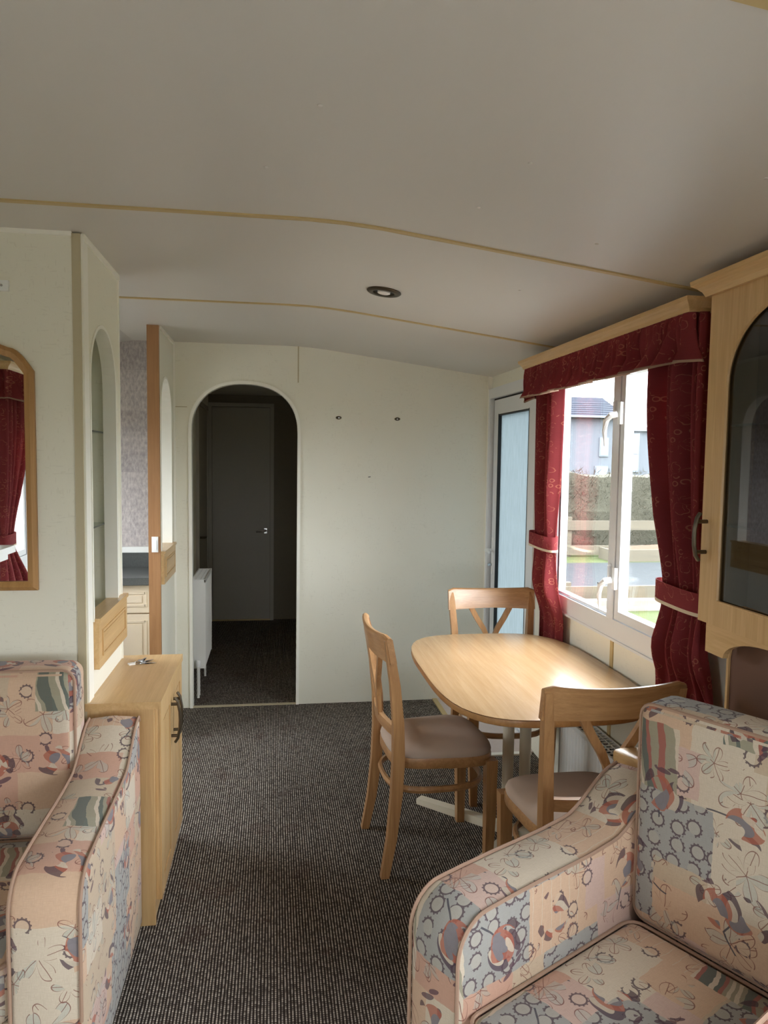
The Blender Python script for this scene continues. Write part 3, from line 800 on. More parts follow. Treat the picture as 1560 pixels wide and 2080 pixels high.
# ------------------------------------------------------------------ dining chairs
def make_chair():
    root = empty('dining_chair')
    def sec(c, hx, hy): return [(c[0]-hx, c[1]-hy, c[2]), (c[0]+hx, c[1]-hy, c[2]), (c[0]+hx, c[1]+hy, c[2]), (c[0]-hx, c[1]+hy, c[2])]
    for s in (-1, 1):
        b = nb()
        loft(b, [sec((s*x, y, z), hx, hy) for x, y, z, hx, hy in (
            (.196, -.232, 0, .014, .016), (.190, -.205, .15, .016, .019), (.186, -.188, .32, .018, .022), (.186, -.182, .46, .018, .023),
            (.190, -.186, .60, .017, .021), (.198, -.202, .75, .016, .019), (.208, -.226, .88, .015, .016), (.212, -.236, .925, .012, .013))])
        obj('back_post', b, 'chair', root, bev=.006)
        b = nb()
        loft(b, [sec((s*x, y, z), h, h) for x, y, z, h in ((.176, .193, 0, .016), (.182, .194, .20, .020), (.186, .192, .43, .023))])
        obj('leg', b, 'chair', root, bev=.005)
    # seat frame, pad
    def outline(k, zoff=0):
        pts = []
        for i in range(48):
            t = 2*PI*i/48; c, s_ = math.cos(t), math.sin(t); n = 4.2
            r = (abs(c)**n+abs(s_)**n)**(-1/n); x, y = r*c, r*s_
            pts.append((x*(.198+.020*y)*k, .012+y*.208*k))
        return pts
    b = nb(); prism(b, outline(1.0), 'z', .408, .452); obj('seat_frame', b, 'chair_x', root, bev=.007)
    b = nb(); rings = []
    for k, z in ((.985, .450), (.995, .462), (.975, .474), (.90, .484), (.70, .492), (.40, .496), (.1, .497)):
        rings.append([(x, y, z) for x, y in outline(k)])
    loft(b, rings); obj('seat_pad', b, 'seat', root, smooth=True)
    # hoop stretcher inside the legs
    b = nb(); pts = []
    for i in range(40):
        t = 2*PI*i/40; c, s_ = math.cos(t), math.sin(t); n = 3.0; r = (abs(c)**n+abs(s_)**n)**(-1/n)
        pts.append((r*c*.186, -.002+r*s_*.196, .325))
    tube(b, pts, .010, 6, cyclic=True, ry=.014); obj('stretcher', b, 'chair_x', root, smooth=True)
    # curved top rail
    def back_y(x, z): return -.182-.054*max(0, (z-.46)/.49)**1.5-.030*(1-(x/.215)**2)
    b = nb(); rings = []
    for i in range(17):
        x = -.226+.452*i/16; e = abs(x)/.226
        zb = .838+.004*(1-e); zt = .938+.010*e**2-.012*max(0, e-.9)*10; th = .0125
        y0 = back_y(x, zb)+.002; y1 = back_y(x, zt)
        rings.append([(x, y0-th, zb), (x, y0+th, zb), (x, y1+th*.9, zt-.006), (x, y1+th*.3, zt), (x, y1-th*.5, zt), (x, y1-th, zt-.006)])
    loft(b, rings); obj('top_rail', b, 'chair_x', root, smooth=True)
    b = nb(); rectbar(b, [(x, back_y(x, .56)+.004, .565) for x in (-.19, -.13, -.06, 0, .06, .13, .19)], .010, .019)
    obj('lower_rail', b, 'chair_x', root, bev=.004)
    for s in (-1, 1):
        b = nb()
        rectbar(b, [(s*x, back_y(s*x, z)+.002, z) for x, z in ((.112, .862), (.095, .830), (.070, .785), (.038, .735), (.017, .690), (.009, .65), (.007, .575))], [.013]*4+[.011, .008, .007], .009, up=Vector((0, 1, 0)))
        obj('splat_arm', b, 'chair', root, bev=.003)
    return root
CG = 'three matching Y-back dining chairs'
proto = make_chair()
proto.location = (.643, 2.905, 0); proto.rotation_euler = (0, 0, -PI/2+math.radians(4))
tag(proto, 'Y-back beech dining chair out in the open carpet, pushed sideways to the table', 'chair', CG)
c2 = copy_tree(proto); c2.location = (1.105, 3.415, 0); c2.rotation_euler = (0, 0, PI+math.radians(-2))
tag(c2, 'Y-back beech dining chair behind the table by the glazed outside door', 'chair', CG)
c3 = copy_tree(proto); c3.location = (1.005, 2.262, 0); c3.rotation_euler = (0, 0, math.radians(1))
tag(c3, 'Y-back beech dining chair standing between the table and the floral armchair', 'chair', CG)

# ------------------------------------------------------------------ table
TC = (1.005, 2.908)
table = thing('dining_table', 'boat-shaped beech dining table with cream steel crossed feet under the window', 'table', (TC[0], TC[1], 0))
def tt(k):
    pts = []
    for i in range(72):
        t = 2*PI*i/72; c, s_ = math.cos(t), math.sin(t); n = 3.6; r = (abs(c)**n+abs(s_)**n)**(-1/n)
        pts.append((r*c*(.398-k), r*s_*(.612-k)))
    return pts
b = nb(); loft(b, [[(x, y, z) for x, y in tt(k)] for k, z in ((.006, .734), (.0015, .7385), (.010, .740))]); obj('table_top', b, 'top', table, smooth=True)
b = nb(); loft(b, [[(x, y, z) for x, y in tt(k)] for k, z in ((.012, .708), (.003, .713), (.0, .722), (.003, .7345))]); obj('edge_band', b, 'edge', table, smooth=True)
for dx, dy in ((-.012, .045), (.063, .045)):
    b = nb(); lathe(b, [(.0, .03), (.024, .03), (.024, .70), (.0, .70)], 20, (dx, dy, 0)); obj('pedestal', b, 'cream_metal', table, smooth=True)
obj('mounting_plate', bx(-.13, .17, -.10, .19, .698, .710), 'cream_metal', table)
for k, a in enumerate((math.radians(45), math.radians(135))):
    d = Vector((math.cos(a), math.sin(a), 0))*.50; o_ = Vector((.025, .02, 0))
    b = nb(); rectbar(b, [o_-d+Vector((0, 0, .016)), o_-d*.5+Vector((0, 0, .020)), o_+Vector((0, 0, .022)), o_+d*.5+Vector((0, 0, .020)), o_+d+Vector((0, 0, .016))], .022, [.013, .017, .02, .017, .013])
    obj('foot_bar', b, 'cream_metal', table, bev=.004)

# ------------------------------------------------------------------ low cupboard by the niche, with keys
cup = thing('low_cupboard', 'low beech cupboard with two panelled doors and bronze bow handles beside the sofa', 'cupboard', (-.5, 2.8, 0))
b = nb(); box(b, -.105, .104, -.293, .300, .05, .758); box(b, -.10, .075, -.285, .295, 0, .05)
obj('carcass', b, 'beech', cup)
obj('side_panel', bx(-.106, .106, -.296, -.280, 0, .758), 'beech', cup, bev=.002)
obj('cupboard_top', bx(-.112, .130, -.302, .306, .757, .782), 'beech_y', cup, bev=.006)
obj('plinth', bx(.060, .100, -.280, .295, 0, .075), 'beech', cup)
for k, (ya, yb) in enumerate(((-.278, .006), (.010, .297))):
    dr = obj('door', bx(.106, .120, ya, yb, .080, .750), 'beech', cup, bev=.003)
    b = nb(); fw = .058
    box(b, .119, .126, ya, ya+fw, .080, .750); box(b, .119, .126, yb-fw, yb, .080, .750); box(b, .119, .126, ya+fw, yb-fw, .080, .080+fw); box(b, .119, .126, ya+fw, yb-fw, .750-fw, .750)
    obj('door_frame', b, 'beech', dr, bev=.003)
    n = 4; wv = (yb-ya-2*fw-.016)/n
    for i in range(n):
        y0 = ya+fw+.008+i*wv; obj('panel_slat', bx(.119, .1245, y0+.002, y0+wv-.002, .080+fw+.008, .750-fw-.008), 'beech', dr, bev=.0015)
    hy = (yb-.03) if k == 0 else (ya+.03)
    b = nb(); tube(b, [(.140, hy, .535), (.150, hy, .55), (.157, hy, .59), (.158, hy, .62), (.157, hy, .65), (.150, hy, .69), (.140, hy, .705)], .0055, 8, ry=.008, up=Vector((0, 1, 0)))
    h = obj('handle', b, 'bronze', dr, smooth=True)
    for z in (.56, .68):
        b = nb(); tube(b, [(.124, hy, z), (.155, hy, z)], .006, 8); obj('handle_stud', b, 'bronze', h, smooth=True)
keys = thing('door_keys', 'small bunch of silver keys lying on the low cupboard', 'keys', (-.528, 2.975, .782), .5)
b = nb(); tube(b, [(.016*math.cos(t*PI/8), .016*math.sin(t*PI/8), .003) for t in range(16)], .0016, 6, cyclic=True); obj('key_ring', b, 'chrome', keys, smooth=True)
for k, (a, n) in enumerate(((-.5, .055), (.15, .050), (.7, .045))):
    b = nb(); prism(b, [(.012, -.004), (.018, -.011), (.030, -.011), (.034, -.003), (.034+n*.6, -.003), (.034+n*.7, 0), (.034+n*.6, .003), (.034, .003), (.030, .011), (.018, .011), (.012, .004)], 'z', .001+.0025*k, .0032+.0025*k)
    bmesh.ops.rotate(b, verts=b.verts[:], cent=(0, 0, 0), matrix=Matrix.Rotation(a, 3, 'Z')); obj('key', b, 'chrome', keys)
b = nb(); prism(b, [(-.036, -.012), (-.012, -.012), (-.012, .010), (-.036, .010)], 'z', .001, .006); obj('key_tag', b, 'white', keys, bev=.002)

# ------------------------------------------------------------------ niche ledges, glass shelves, switch, plate
def ledge(y0, y1, zt, zb, x_in, x_face, label):
    root = thing('niche_ledge', label, 'ledge', (x_face, (y0+y1)/2, zb), 0, 'beech ledge boxes under the arched niches')
    hy = (y1-y0)/2; h = zt-zb
    f = obj('front_board', bx(0, .018, -hy, hy, 0, h-.004), 'beech_y', root, bev=.004)
    b = nb(); box(b, x_in-x_face, .024, -hy-.004, hy+.004, h-.014, h); obj('ledge_top', b, 'beech_y', root, bev=.005)
    b = nb(); i0 = .045
    for (ya, yb, za, zb2) in ((-hy+i0, hy-i0, i0-.008, i0), (-hy+i0, hy-i0, h-i0-.012, h-i0-.004), (-hy+i0, -hy+i0+.008, i0, h-i0-.012), (hy-i0-.008, hy-i0, i0, h-i0-.012)): box(b, .016, .0225, ya, yb, za, zb2)
    obj('panel_bead', b, 'beech', f, bev=.0025)
    obj('raised_panel', bx(.016, .0205, -hy+i0+.016, hy-i0-.016, i0+.006, h-i0-.018), 'beech_y', f, bev=.002)
    return root
ledge(2.60, 3.085, 1.045, .868, -.644, -.605, 'wide beech ledge box above the low cupboard, under the shelved niche')
ledge(4.195, 4.665, 1.075, .890, -.668, -.613, 'beech ledge box under the open arch of the kitchen divider')
for z in (1.685, 1.333):
    lab = 'upper' if z > 1.5 else 'lower'
    g = thing('glass_shelf', '%s clear glass shelf inside the arched niche beside the mirror' % lab, 'shelf', (-.77, 2.785, z), 0, 'glass shelves in the niche')
    obj('shelf_pane', bx(-.12, .119, -.232, .232, 0, .006), 'glass2', g); obj('shelf_edge', bx(.119, .1215, -.232, .232, 0, .006), 'shelfedge', g)
sw = thing('light_switch', 'white rocker light switch on the orange wood end panel', 'switch', (-.640, 4.165, 1.075))
obj('switch_plate', bx(-.017, .017, -.009, .001, 0, .085), 'white', sw, bev=.005); b = nb(); prism(b, [(-.016, .015), (-.009, .015), (-.009, .065), (-.013, .065)], 'x', -.008, .008); obj('rocker', b, 'white', sw, bev=.002)
pl = thing('wall_plate', 'small white plastic plate high on the mirror wall', 'plate', (-.84, 2.51, 2.125))
obj('plate_cover', bx(-.020, .020, -.012, .0, -.016, .016), 'white', pl, bev=.003); b = nb(); lathe(b, [(0, 0), (.004, 0), (.004, .003), (0, .003)], 10)
bmesh.ops.rotate(b, verts=b.verts[:], cent=(0, 0, 0), matrix=Matrix.Rotation(PI/2, 3, 'X')); obj('screw', b, 'chrome', pl).location = (0, -.0115, 0)
for x, wd in ((.412, 'corridor arch'), (.792, 'outside door')):
    k = thing('wall_fixing', 'little oval steel fixing on the cream end wall, the one nearer the %s' % wd, 'fixing', (x, YB, 1.860), 0, 'steel fixings on the end wall')
    b = nb(); lathe(b, [(0, 0), (.019, 0), (.019, .003), (.012, .006), (0, .006)], 16); bmesh.ops.scale(b, verts=b.verts[:], vec=(1, .55, 1)); bmesh.ops.rotate(b, verts=b.verts[:], cent=(0, 0, 0), matrix=Matrix.Rotation(PI/2, 3, 'X'))
    obj('fixing_plate', b, 'bronze', k, smooth=True)
    b = nb(); lathe(b, [(0, .004), (.006, .004), (.005, .009), (0, .010)], 10); bmesh.ops.rotate(b, verts=b.verts[:], cent=(0, 0, 0), matrix=Matrix.Rotation(PI/2, 3, 'X')); obj('screw', b, 'chrome', k, smooth=True)
b = nb(); tube(b, [(0, .004, 0), (.004, -.006, .001), (.014, -.010, .003)], .0022, 6); o = obj('wall_nail', b, 'gasket'); o.location = (.607, YB, 1.483)
tag(o, 'tiny dark nail sticking out below the two steel fixings', 'nail')

# ------------------------------------------------------------------ mirror
mr = thing('wall_mirror', 'arched wall mirror in a honey wood frame above the sofa', 'mirror', (-1.06, 2.51, 1.163))
mo = [(-.31, 0), (.31, 0), (.31, .700)]
for i in range(1, 7):
    a = i/6; mo.append((.31-.075*a, .700+.072*math.sin(a*PI/2)))
for i in range(1, 12): mo.append((.235-.47*i/12, .772+.055*math.sin(PI*i/12)))
for i in range(0, 7):
    a = 1-i/6; mo.append((-(.31-.075*a), .700+.072*math.sin(a*PI/2)))
def inset(P, d):
    out = []; n = len(P)
    for i in range(n):
        q0 = Vector(P[i-1]); q = Vector(P[i]); q1 = Vector(P[(i+1) % n]); a = (q-q0); c = (q1-q)
        a = a.normalized() if a.length > 1e-6 else c.normalized(); c = c.normalized() if c.length > 1e-6 else a
        na, nc = Vector((-a.y, a.x)), Vector((-c.y, c.x)); m = (na+nc); m = m/(max(.4, m.length_squared/2)); out.append((q.x+m.x*d, q.y+m.y*d))
    return out
mi = inset(mo, .030); mm = inset(mo, .012)
b = nb(); loft(b, [[(x, y, z) for x, z in P] for P, y in ((mo, 0), (mo, -.012), (mm, -.022), (mi, -.014), (mi, 0))], cap=False); obj('frame', b, 'mframe', mr, smooth=False)
b = nb(); prism(b, inset(mo, .028), 'y', -.008, -.004); obj('mirror_glass', b, 'mirror', mr)
obj('backing', bx(-.30, .30, -.003, .0, .01, .70), 'brown', mr)

# ------------------------------------------------------------------ kitchen seen through the gap
ku = thing('kitchen_base_unit', 'cream panelled kitchen unit with a drawer over a door', 'kitchen unit', (-1.0, 4.35, 0))
b = nb(); box(b, -.5, .322, 0, .385, .10, .868); box(b, -.5, .322, .05, .385, 0, .10); obj('carcass', b, 'kit', ku)
for xa, xb in ((-.09, .322), (-.5, -.094)):
    for nm, za, zb in (('drawer', .705, .862), ('door', .11, .697)):
        d = obj(nm, bx(xa+.004, xb-.004, -.018, 0, za, zb), 'kit', ku, bev=.003); i0 = .045
        b = nb()
        for (p0, p1, q0, q1) in ((xa+i0, xb-i0, za+i0-.008, za+i0+.004), (xa+i0, xb-i0, zb-i0-.004, zb-i0+.008), (xa+i0-.008, xa+i0+.004, za+i0-.008, zb-i0+.008), (xb-i0-.004, xb-i0+.008, za+i0-.008, zb-i0+.008)): box(b, p0, p1, -.022, -.016, q0, q1)
        obj('panel_bead', b, 'kit', d, bev=.0025)
        obj('raised_panel', bx(xa+i0+.018, xb-i0-.018, -.022, -.016, za+i0+.014, zb-i0-.014), 'kit', d, bev=.003)
wt = thing('kitchen_worktop', 'speckled dark grey worktop with upstand against the mauve tiles', 'worktop', (-1.0, 4.35, .868))
obj('worktop_slab', bx(-.5, .326, -.045, .392, 0, .042), 'worktop', wt, bev=.006); obj('upstand', bx(-.5, .326, .372, .392, .040, .135), 'worktop', wt); obj('seal_strip', bx(-.5, .326, .366, .392, .135, .170), 'white', wt)

# ------------------------------------------------------------------ radiators
def radiator(L, Hh, D, name, label, loc, rz):
    r = thing(name, label, 'radiator', loc, rz)      # local: length along x, front faces -y
    for y in (0, D-.012): 
        b = nb(); n = max(6, int(L/.033)); prof = []
        for i in range(n+1):
            x = -L/2+.01+(L-.02)*i/n; prof += [(x, .0), (x+.008, .006 if y == 0 else -.006), (x+.018, .006 if y == 0 else -.006), (x+.025, .0)]
        prof = [(max(-L/2, min(L/2, x)), yy) for x, yy in prof]
        top = [(x, y+yy) for x, yy in prof]; bot = [(x, y+.012) for x, yy in reversed(prof)]
        A = [b.verts.new((x, yy, .0)) for x, yy in top]; B = [b.verts.new((x, yy, Hh-.02)) for x, yy in top]
        for i in range(len(A)-1):
            if (A[i].co-A[i+1].co).length > 1e-6: b.faces.new((A[i], A[i+1], B[i+1], B[i]))
        obj('panel', b, 'rad', r)
    for x in (-L/2, L/2-.004): obj('end_cover', bx(x, x+.004, -.004, D+.002, 0, Hh-.004), 'rad', r, bev=.0015)
    obj('core', bx(-L/2+.006, L/2-.006, .014, D-.014, .02, Hh-.03), 'dark', r)
    b = nb(); box(b, -L/2, L/2, -.005, .004, Hh-.022, Hh); box(b, -L/2, L/2, D-.004, D+.003, Hh-.022, Hh); tp = obj('top_frame', b, 'rad', r, bev=.0015)
    n = int(L/.028)
    for i in range(n+1):
        x = -L/2+.004+(L-.011)*i/n; obj('grille_bar', bx(x, x+.004, 0, D, Hh-.006, Hh-.001), 'rad', r)
    for y in (D*.33, D*.67): obj('grille_bar', bx(-L/2, L/2, y-.002, y+.002, Hh-.007, Hh-.002), 'rad', r)
    for x in (-L/2+.03, L/2-.03):
        b = nb(); tube(b, [(x, D/2, -loc[2]), (x, D/2, .02)], .008, 8); obj('pipe', b, 'rad', r, smooth=True)
    b = nb(); lathe(b, [(0, 0), (.014, 0), (.016, .03), (.013, .045), (0, .047)], 14, (-L/2-.03, D/2, .02)); obj('valve', b, 'white', r, smooth=True)
    b = nb(); tube(b, [(-L/2-.03, D/2, -loc[2]), (-L/2-.03, D/2, .02)], .009, 8); obj('pipe', b, 'rad', r, smooth=True)
    b = nb(); tube(b, [(-L/2-.03, D/2, .03), (-L/2+.01, D/2, .03)], .008, 8); obj('pipe', b, 'rad', r, smooth=True)
    return r
radiator(.88, .34, .085, 'panel_radiator', 'white panel radiator with top grille behind the table under the window', (1.315, 2.74, .105), -PI/2)
radiator(.50, .60, .085, 'panel_radiator', 'white panel radiator on the dark corridor wall behind the arch', (-.448, 5.22, .19), PI/2)

# ------------------------------------------------------------------ curtains and pelmet
def curtain(name, label, y_top, y_wst, y_bot, zt, zw, zb, X, n=7, amp=.026, full=.9, sgn=1, tie=True, seed=0, side_wall=True):
    """gathered curtain hanging along y; narrowed at zw by a tie-back band"""
    root = thing(name, label, 'curtain', (X, (y_top[0]+y_top[1])/2, zb)); ox, oy, oz = root.location
    rnd = random.Random(seed); ph = [rnd.uniform(0, 6.28) for _ in range(4)]
    b = nb(); uvl = b.loops.layers.uv.verify(); nc, nr = 96, 44; G = []; 
    def rng(z):
        if z >= zw: t = (z-zw)/(zt-zw); s = min(1, t*1.35); s = s*s*(3-2*s); A, B = y_wst, y_top
        else: t = (zw-z)/(zw-zb); s = min(1, t*1.8); s = s*s*(3-2*s); A, B = y_wst, y_bot
        return A[0]+(B[0]-A[0])*s, A[1]+(B[1]-A[1])*s, abs(z-zw)
    for j in range(nr+1):
        z = zt+(zb-zt)*j/nr; ya, yb, dz = rng(z); row = []
        am = amp*(.45+.55*min(1, dz/.25))
        for i in range(nc+1):
            s = i/nc; w1 = math.sin(2*PI*n*s+ph[0]+.35*math.sin(z*3+ph[1])); w1 = math.copysign(abs(w1)**.7, w1); w2 = .45*math.sin(2*PI*(n*.53)*s+ph[2]+z*.8)
            k_ = max(0, min(1, (1.02-z)/.22)) if side_wall else 0; k_ = k_*k_*(3-2*k_)
            row.append(b.verts.new((X+.045*k_+sgn*am*(1-.55*k_)*(w1+w2)-ox, ya+(yb-ya)*s+.006*math.cos(2*PI*n*s+ph[0])-oy, z-oz)))
        G.append(row)
    for j in range(nr):
        for i in range(nc):
            f = b.faces.new((G[j][i], G[j][i+1], G[j+1][i+1], G[j+1][i]))
            for l, (jj, ii) in zip(f.loops, ((j, i), (j, i+1), (j+1, i+1), (j+1, i))): l[uvl].uv = (full*ii/nc+seed, (zt+(zb-zt)*jj/nr))
    me = bpy.data.meshes.new('drape'); b.to_mesh(me); b.free(); me.materials.append(M['curtain'])
    for p in me.polygons: p.use_smooth = True
    o = link(bpy.data.objects.new('drape', me), root); md = o.modifiers.new('thick', 'SOLIDIFY'); md.thickness = .002; md.offset = 0
    # lining strip along the window-side edge
    if tie:
        ya, yb = sorted(y_wst); e = .014; ring = []
        def band(z0, z1, mat, nm, k):
            bb = nb(); R = []
            for z, kk in ((z0, k), (z0, k+.003), (z1, k+.003), (z1, k)):
                r_ = []
                for i in range(32):
                    t = 2*PI*i/32; c, s_ = math.cos(t), math.sin(t); q = (abs(c)**3+abs(s_)**3)**(-1/3)
                    r_.append((q*c*(amp*.75+kk), (ya+yb)/2-oy+q*s_*((yb-ya)/2+kk), z-oz+.004*s_*sgn))
                R.append(r_)
            loft(bb, R, cap=False); uvoff = (.2, .3)
            return obj(nm, bb, mat, root, smooth=True, uvoff=uvoff)
        tb = band(zw-.026, zw+.036, 'curtain', 'tie_back', e)
        band(zw-.037, zw-.026, 'lining', 'tie_back_trim', e+.001)
    return root
curtain('curtain', 'narrow red curtain tied back between the outside door and the window', (3.655, 3.335), (3.640, 3.370), (3.655, 3.345), 2.06, 1.205, .50, 1.330, n=4, amp=.028, full=.62, seed=1)
curtain('curtain', 'broad red curtain tied back beside the glazed display cabinet', (2.475, 2.10), (2.350, 2.085), (2.465, 2.075), 2.06, 1.165, .50, 1.330, n=5, amp=.036, full=.85, seed=2)
def pelmet(name, label, side, y0, y1, d, zt, zb, seed=3):
    sg = -1 if side == 'R' else 1; Xw = XR if side == 'R' else XL
    root = thing(name, label, 'pelmet', (Xw, (y0+y1)/2, zb)); ox, oy, oz = root.location
    # cornice: moulded board along the front and both ends
    prof = [(0, 0), (.014, 0), (.018, .012), (.024, .020), (.034, .030), (.036, .038), (.036, .043), (0, .043)]
    path = [(Xw, y1, sg*0, 1), ]
    b = nb()
    def ringat(x, y, nx, ny): return [(x+nx*p-ox, y+ny*p-oy, zt-.043+q-oz) for p, q in prof]
    xf = Xw+sg*d
    loft(b, [ringat(Xw, y1, 0, 1), ringat(xf, y1, sg, 1), ringat(xf, y0, sg, -1), ringat(Xw, y0, 0, -1)]); obj('cornice', b, 'beech_y', root)
    obj('top_board', bx(min(Xw, xf)-ox, max(Xw, xf)-ox, y0-oy, y1-oy, zt-.022-oz, zt-.012-oz), 'beech_y', root)
    # gathered valance: three straight runs with a ruffled hem
    pts = [(Xw, y1)]; L = d+(y1-y0)+d; n = int(L/.0032); rnd = random.Random(seed)
    zt2 = zt-.036; b = nb(); uvl = b.loops.layers.uv.verify(); rows = 22; G = []
    ks = [(rnd.uniform(30, 50), rnd.uniform(0, 6.28), rnd.uniform(.5, 1)) for _ in range(3)]; kh = [(rnd.uniform(9, 13), rnd.uniform(0, 6.28)), (rnd.uniform(16, 21), rnd.uniform(0, 6.28))]
    def path(s):
        if s < d: return Xw+sg*s, y1-.004, 0, 1
        if s < d+(y1-y0): return xf, y1-(s-d), sg, 0
        return xf-sg*(s-d-(y1-y0)), y0+.004, 0, -1
    H0 = zt2-zb
    for i in range(n+1):
        s = L*i/n; x, y, nx, ny = path(s); col_ = []
        for j in range(rows+1):
            t = j/rows
            tight = sum(a*math.sin(2*PI*k*s*.9+p+1.2*t*math.sin(s*30+p)) for k, p, a in ks)/2.0
            loose = .6*math.sin(2*PI*kh[0][0]*s+kh[0][1]+.4*math.sin(7*s))+.4*math.sin(2*PI*kh[1][0]*s+kh[1][1])
            am = .019*tight*min(1, t*4)*(1-.7*max(0, (t-.45)/.55))+(.006+.056*max(0, (t-.35)/.65))*loose*(t**.7)
            out = .010+am+.016*max(0, t-.35)
            z = zt2-H0*t-(.028*loose+.007*math.sin(17*s))*max(0, t-.5)
            col_.append(b.verts.new((x+nx*out-ox, y+ny*out-oy, z-oz)))
        G.append(col_)
    def face(bm, uvl_, i, j):
        f = bm.faces.new((G[i][j], G[i+1][j], G[i+1][j+1], G[i][j+1]))
        for l, (ii, jj) in zip(f.loops, ((i, j), (i+1, j), (i+1, j+1), (i, j+1))): l[uvl_].uv = (L*ii/n*1.7+seed, -H0*jj/rows)
        return f
    me = bpy.data.meshes.new('valance')
    for i in range(n):
        for j in range(rows):
            f = face(b, uvl, i, j); f.material_index = 1 if j == rows-1 else 0; f.smooth = True
    b.to_mesh(me); b.free(); me.materials.append(M['curtain']); me.materials.append(M['hem'])
    o = link(bpy.data.objects.new('valance', me), root); md = o.modifiers.new('thick', 'SOLIDIFY'); md.thickness = .002; md.offset = 0
    return root
pelmet('pelmet', 'ruffled red pelmet with beech cornice above the window by the table', 'R', 2.155, 3.655, .145, 2.108, 1.918)

# lounge side, seen only in the mirror and as light: curtain, pelmet, fire surround
curtain('curtain', 'red curtain at the lounge window reflected in the wall mirror', (.23, .66), (.54, .68), (.30, .68), 2.05, 1.12, .55, XL+.10, n=6, amp=.026, full=.9, sgn=-1, seed=4, side_wall=False)
pelmet('pelmet', 'ruffled red pelmet over the lounge window reflected in the mirror', 'L', -.40, .71, .15, 2.10, 1.90, seed=9)
fs = thing('fire_surround', 'white moulded fire surround on the lounge wall reflected in the mirror', 'fireplace', (XL, 1.29, 0))
obj('mantel_shelf', bx(.0, .27, -.30, .36, 1.10, 1.135), 'white', fs, bev=.006); obj('moulding', bx(.0, .24, -.275, .335, 1.065, 1.10), 'white', fs, bev=.010)
obj('frieze', bx(.0, .20, -.25, .31, .90, 1.065), 'white', fs, bev=.003)
for y in (-.25, .20): obj('pilaster', bx(.0, .21, y, y+.11, .0, .90), 'white', fs, bev=.004)
obj('fire_back', bx(.0, .06, -.14, .20, .0, .90), 'dark', fs); obj('hearth', bx(.0, .30, -.30, .36, 0, .04), 'white', fs, bev=.004)

# ------------------------------------------------------------------ display cabinet over the corner cupboard
XD = 1.26; CY0, CY1 = 1.36, 2.025
dc = thing('display_cabinet', 'beech wall cabinet with arched smoked glass door beside the broad curtain', 'cabinet', (XR, (CY0+CY1)/2, 1.13)); ox, oy, oz = dc.location
def cb(x0, x1, y0, y1, z0, z1): return bx(x0-ox, x1-ox, y0-oy, y1-oy, z0-oz, z1-oz)
b = nb()
for q in ((XD+.018, XR, CY0, CY0+.016, 1.135, 2.09), (XD+.018, XR, CY1-.016, CY1, 1.135, 2.09), (XD+.018, XR, CY0+.016, CY1-.016, 1.135, 1.152), (XD+.018, XR, CY0+.016, CY1-.016, 2.072, 2.09)):
    box(b, q[0]-ox, q[1]-ox, q[2]-oy, q[3]-oy, q[4]-oz, q[5]-oz)
obj('carcass', b, 'beech', dc)
obj('back_board', cb(XR-.012, XR-.002, CY0+.016, CY1-.016, 1.152, 2.072), 'brown', dc)
for z in (1.705, 1.42):
    s_ = obj('shelf', cb(XD+.028, XR-.012, CY0+.017, CY1-.017, z, z+.006), 'glass2', dc); obj('shelf_edge', cb(XD+.0265, XD+.028, CY0+.017, CY1-.017, z, z+.006), 'shelfedge', s_)
gy0, gy1, gz0, gzs, grise = 1.455, 1.932, 1.205, 1.82, .205
AP = arch_pts(gy0, gy1, gzs, grise, 2.0, 26)
b = nb()
def pz(poly, x0, x1): prism(b, [(y-oy, z-oz) for y, z in poly], 'x', x0-ox, x1-ox)
D0, D1, DZ0, DZ1 = CY0+.002, CY1-.002, 1.133, 2.092
pz([(D0, DZ0), (D1, DZ0), (D1, gz0), (D0, gz0)], XD, XD+.018); pz([(D0, gz0), (gy0, gz0), (gy0, gzs), (D0, gzs)], XD, XD+.018); pz([(gy1, gz0), (D1, gz0), (D1, gzs), (gy1, gzs)], XD, XD+.018)
arch_fill(b, D0-oy, D1-oy, DZ1-oz, [(y-oy, z-oz) for y, z in AP], 'x', XD-ox, XD+.018-ox)
bmesh.ops.remove_doubles(b, verts=b.verts[:], dist=1e-5)
door = obj('door', b, 'beech', dc)
pts = [(gy0, gz0)]+AP+[(gy1, gz0)]
bm = nb(); tube(bm, [(XD+.002-ox, y-oy, z-oz) for y, z in pts+[(gy0, gz0)]], .006, 6, up=Vector((1, 0, 0))); obj('glazing_bead', bm, 'beech', door, smooth=True)
bm = nb(); prism(bm, [(y-oy, z-oz) for y, z in [(gy0-.004, gz0-.004)]+AP+[(gy1+.004, gz0-.004)]], 'x', XD+.008-ox, XD+.012-ox); obj('glass_pane', bm, 'smoke', door)
hy = CY1-.028
bm = nb(); tube(bm, [(XD-x-ox, hy-oy, z-oz) for x, z in ((.022, 1.315), (.032, 1.33), (.038, 1.36), (.039, 1.385), (.038, 1.41), (.032, 1.44), (.022, 1.455))], .0055, 8, ry=.008, up=Vector((0, 1, 0))); h = obj('handle', bm, 'bronze', door, smooth=True)
for z in (1.34, 1.43):
    bm = nb(); tube(bm, [(XD+.002-ox, hy-oy, z-oz), (XD-.036-ox, hy-oy, z-oz)], .006, 8); obj('handle_stud', bm, 'bronze', h, smooth=True)
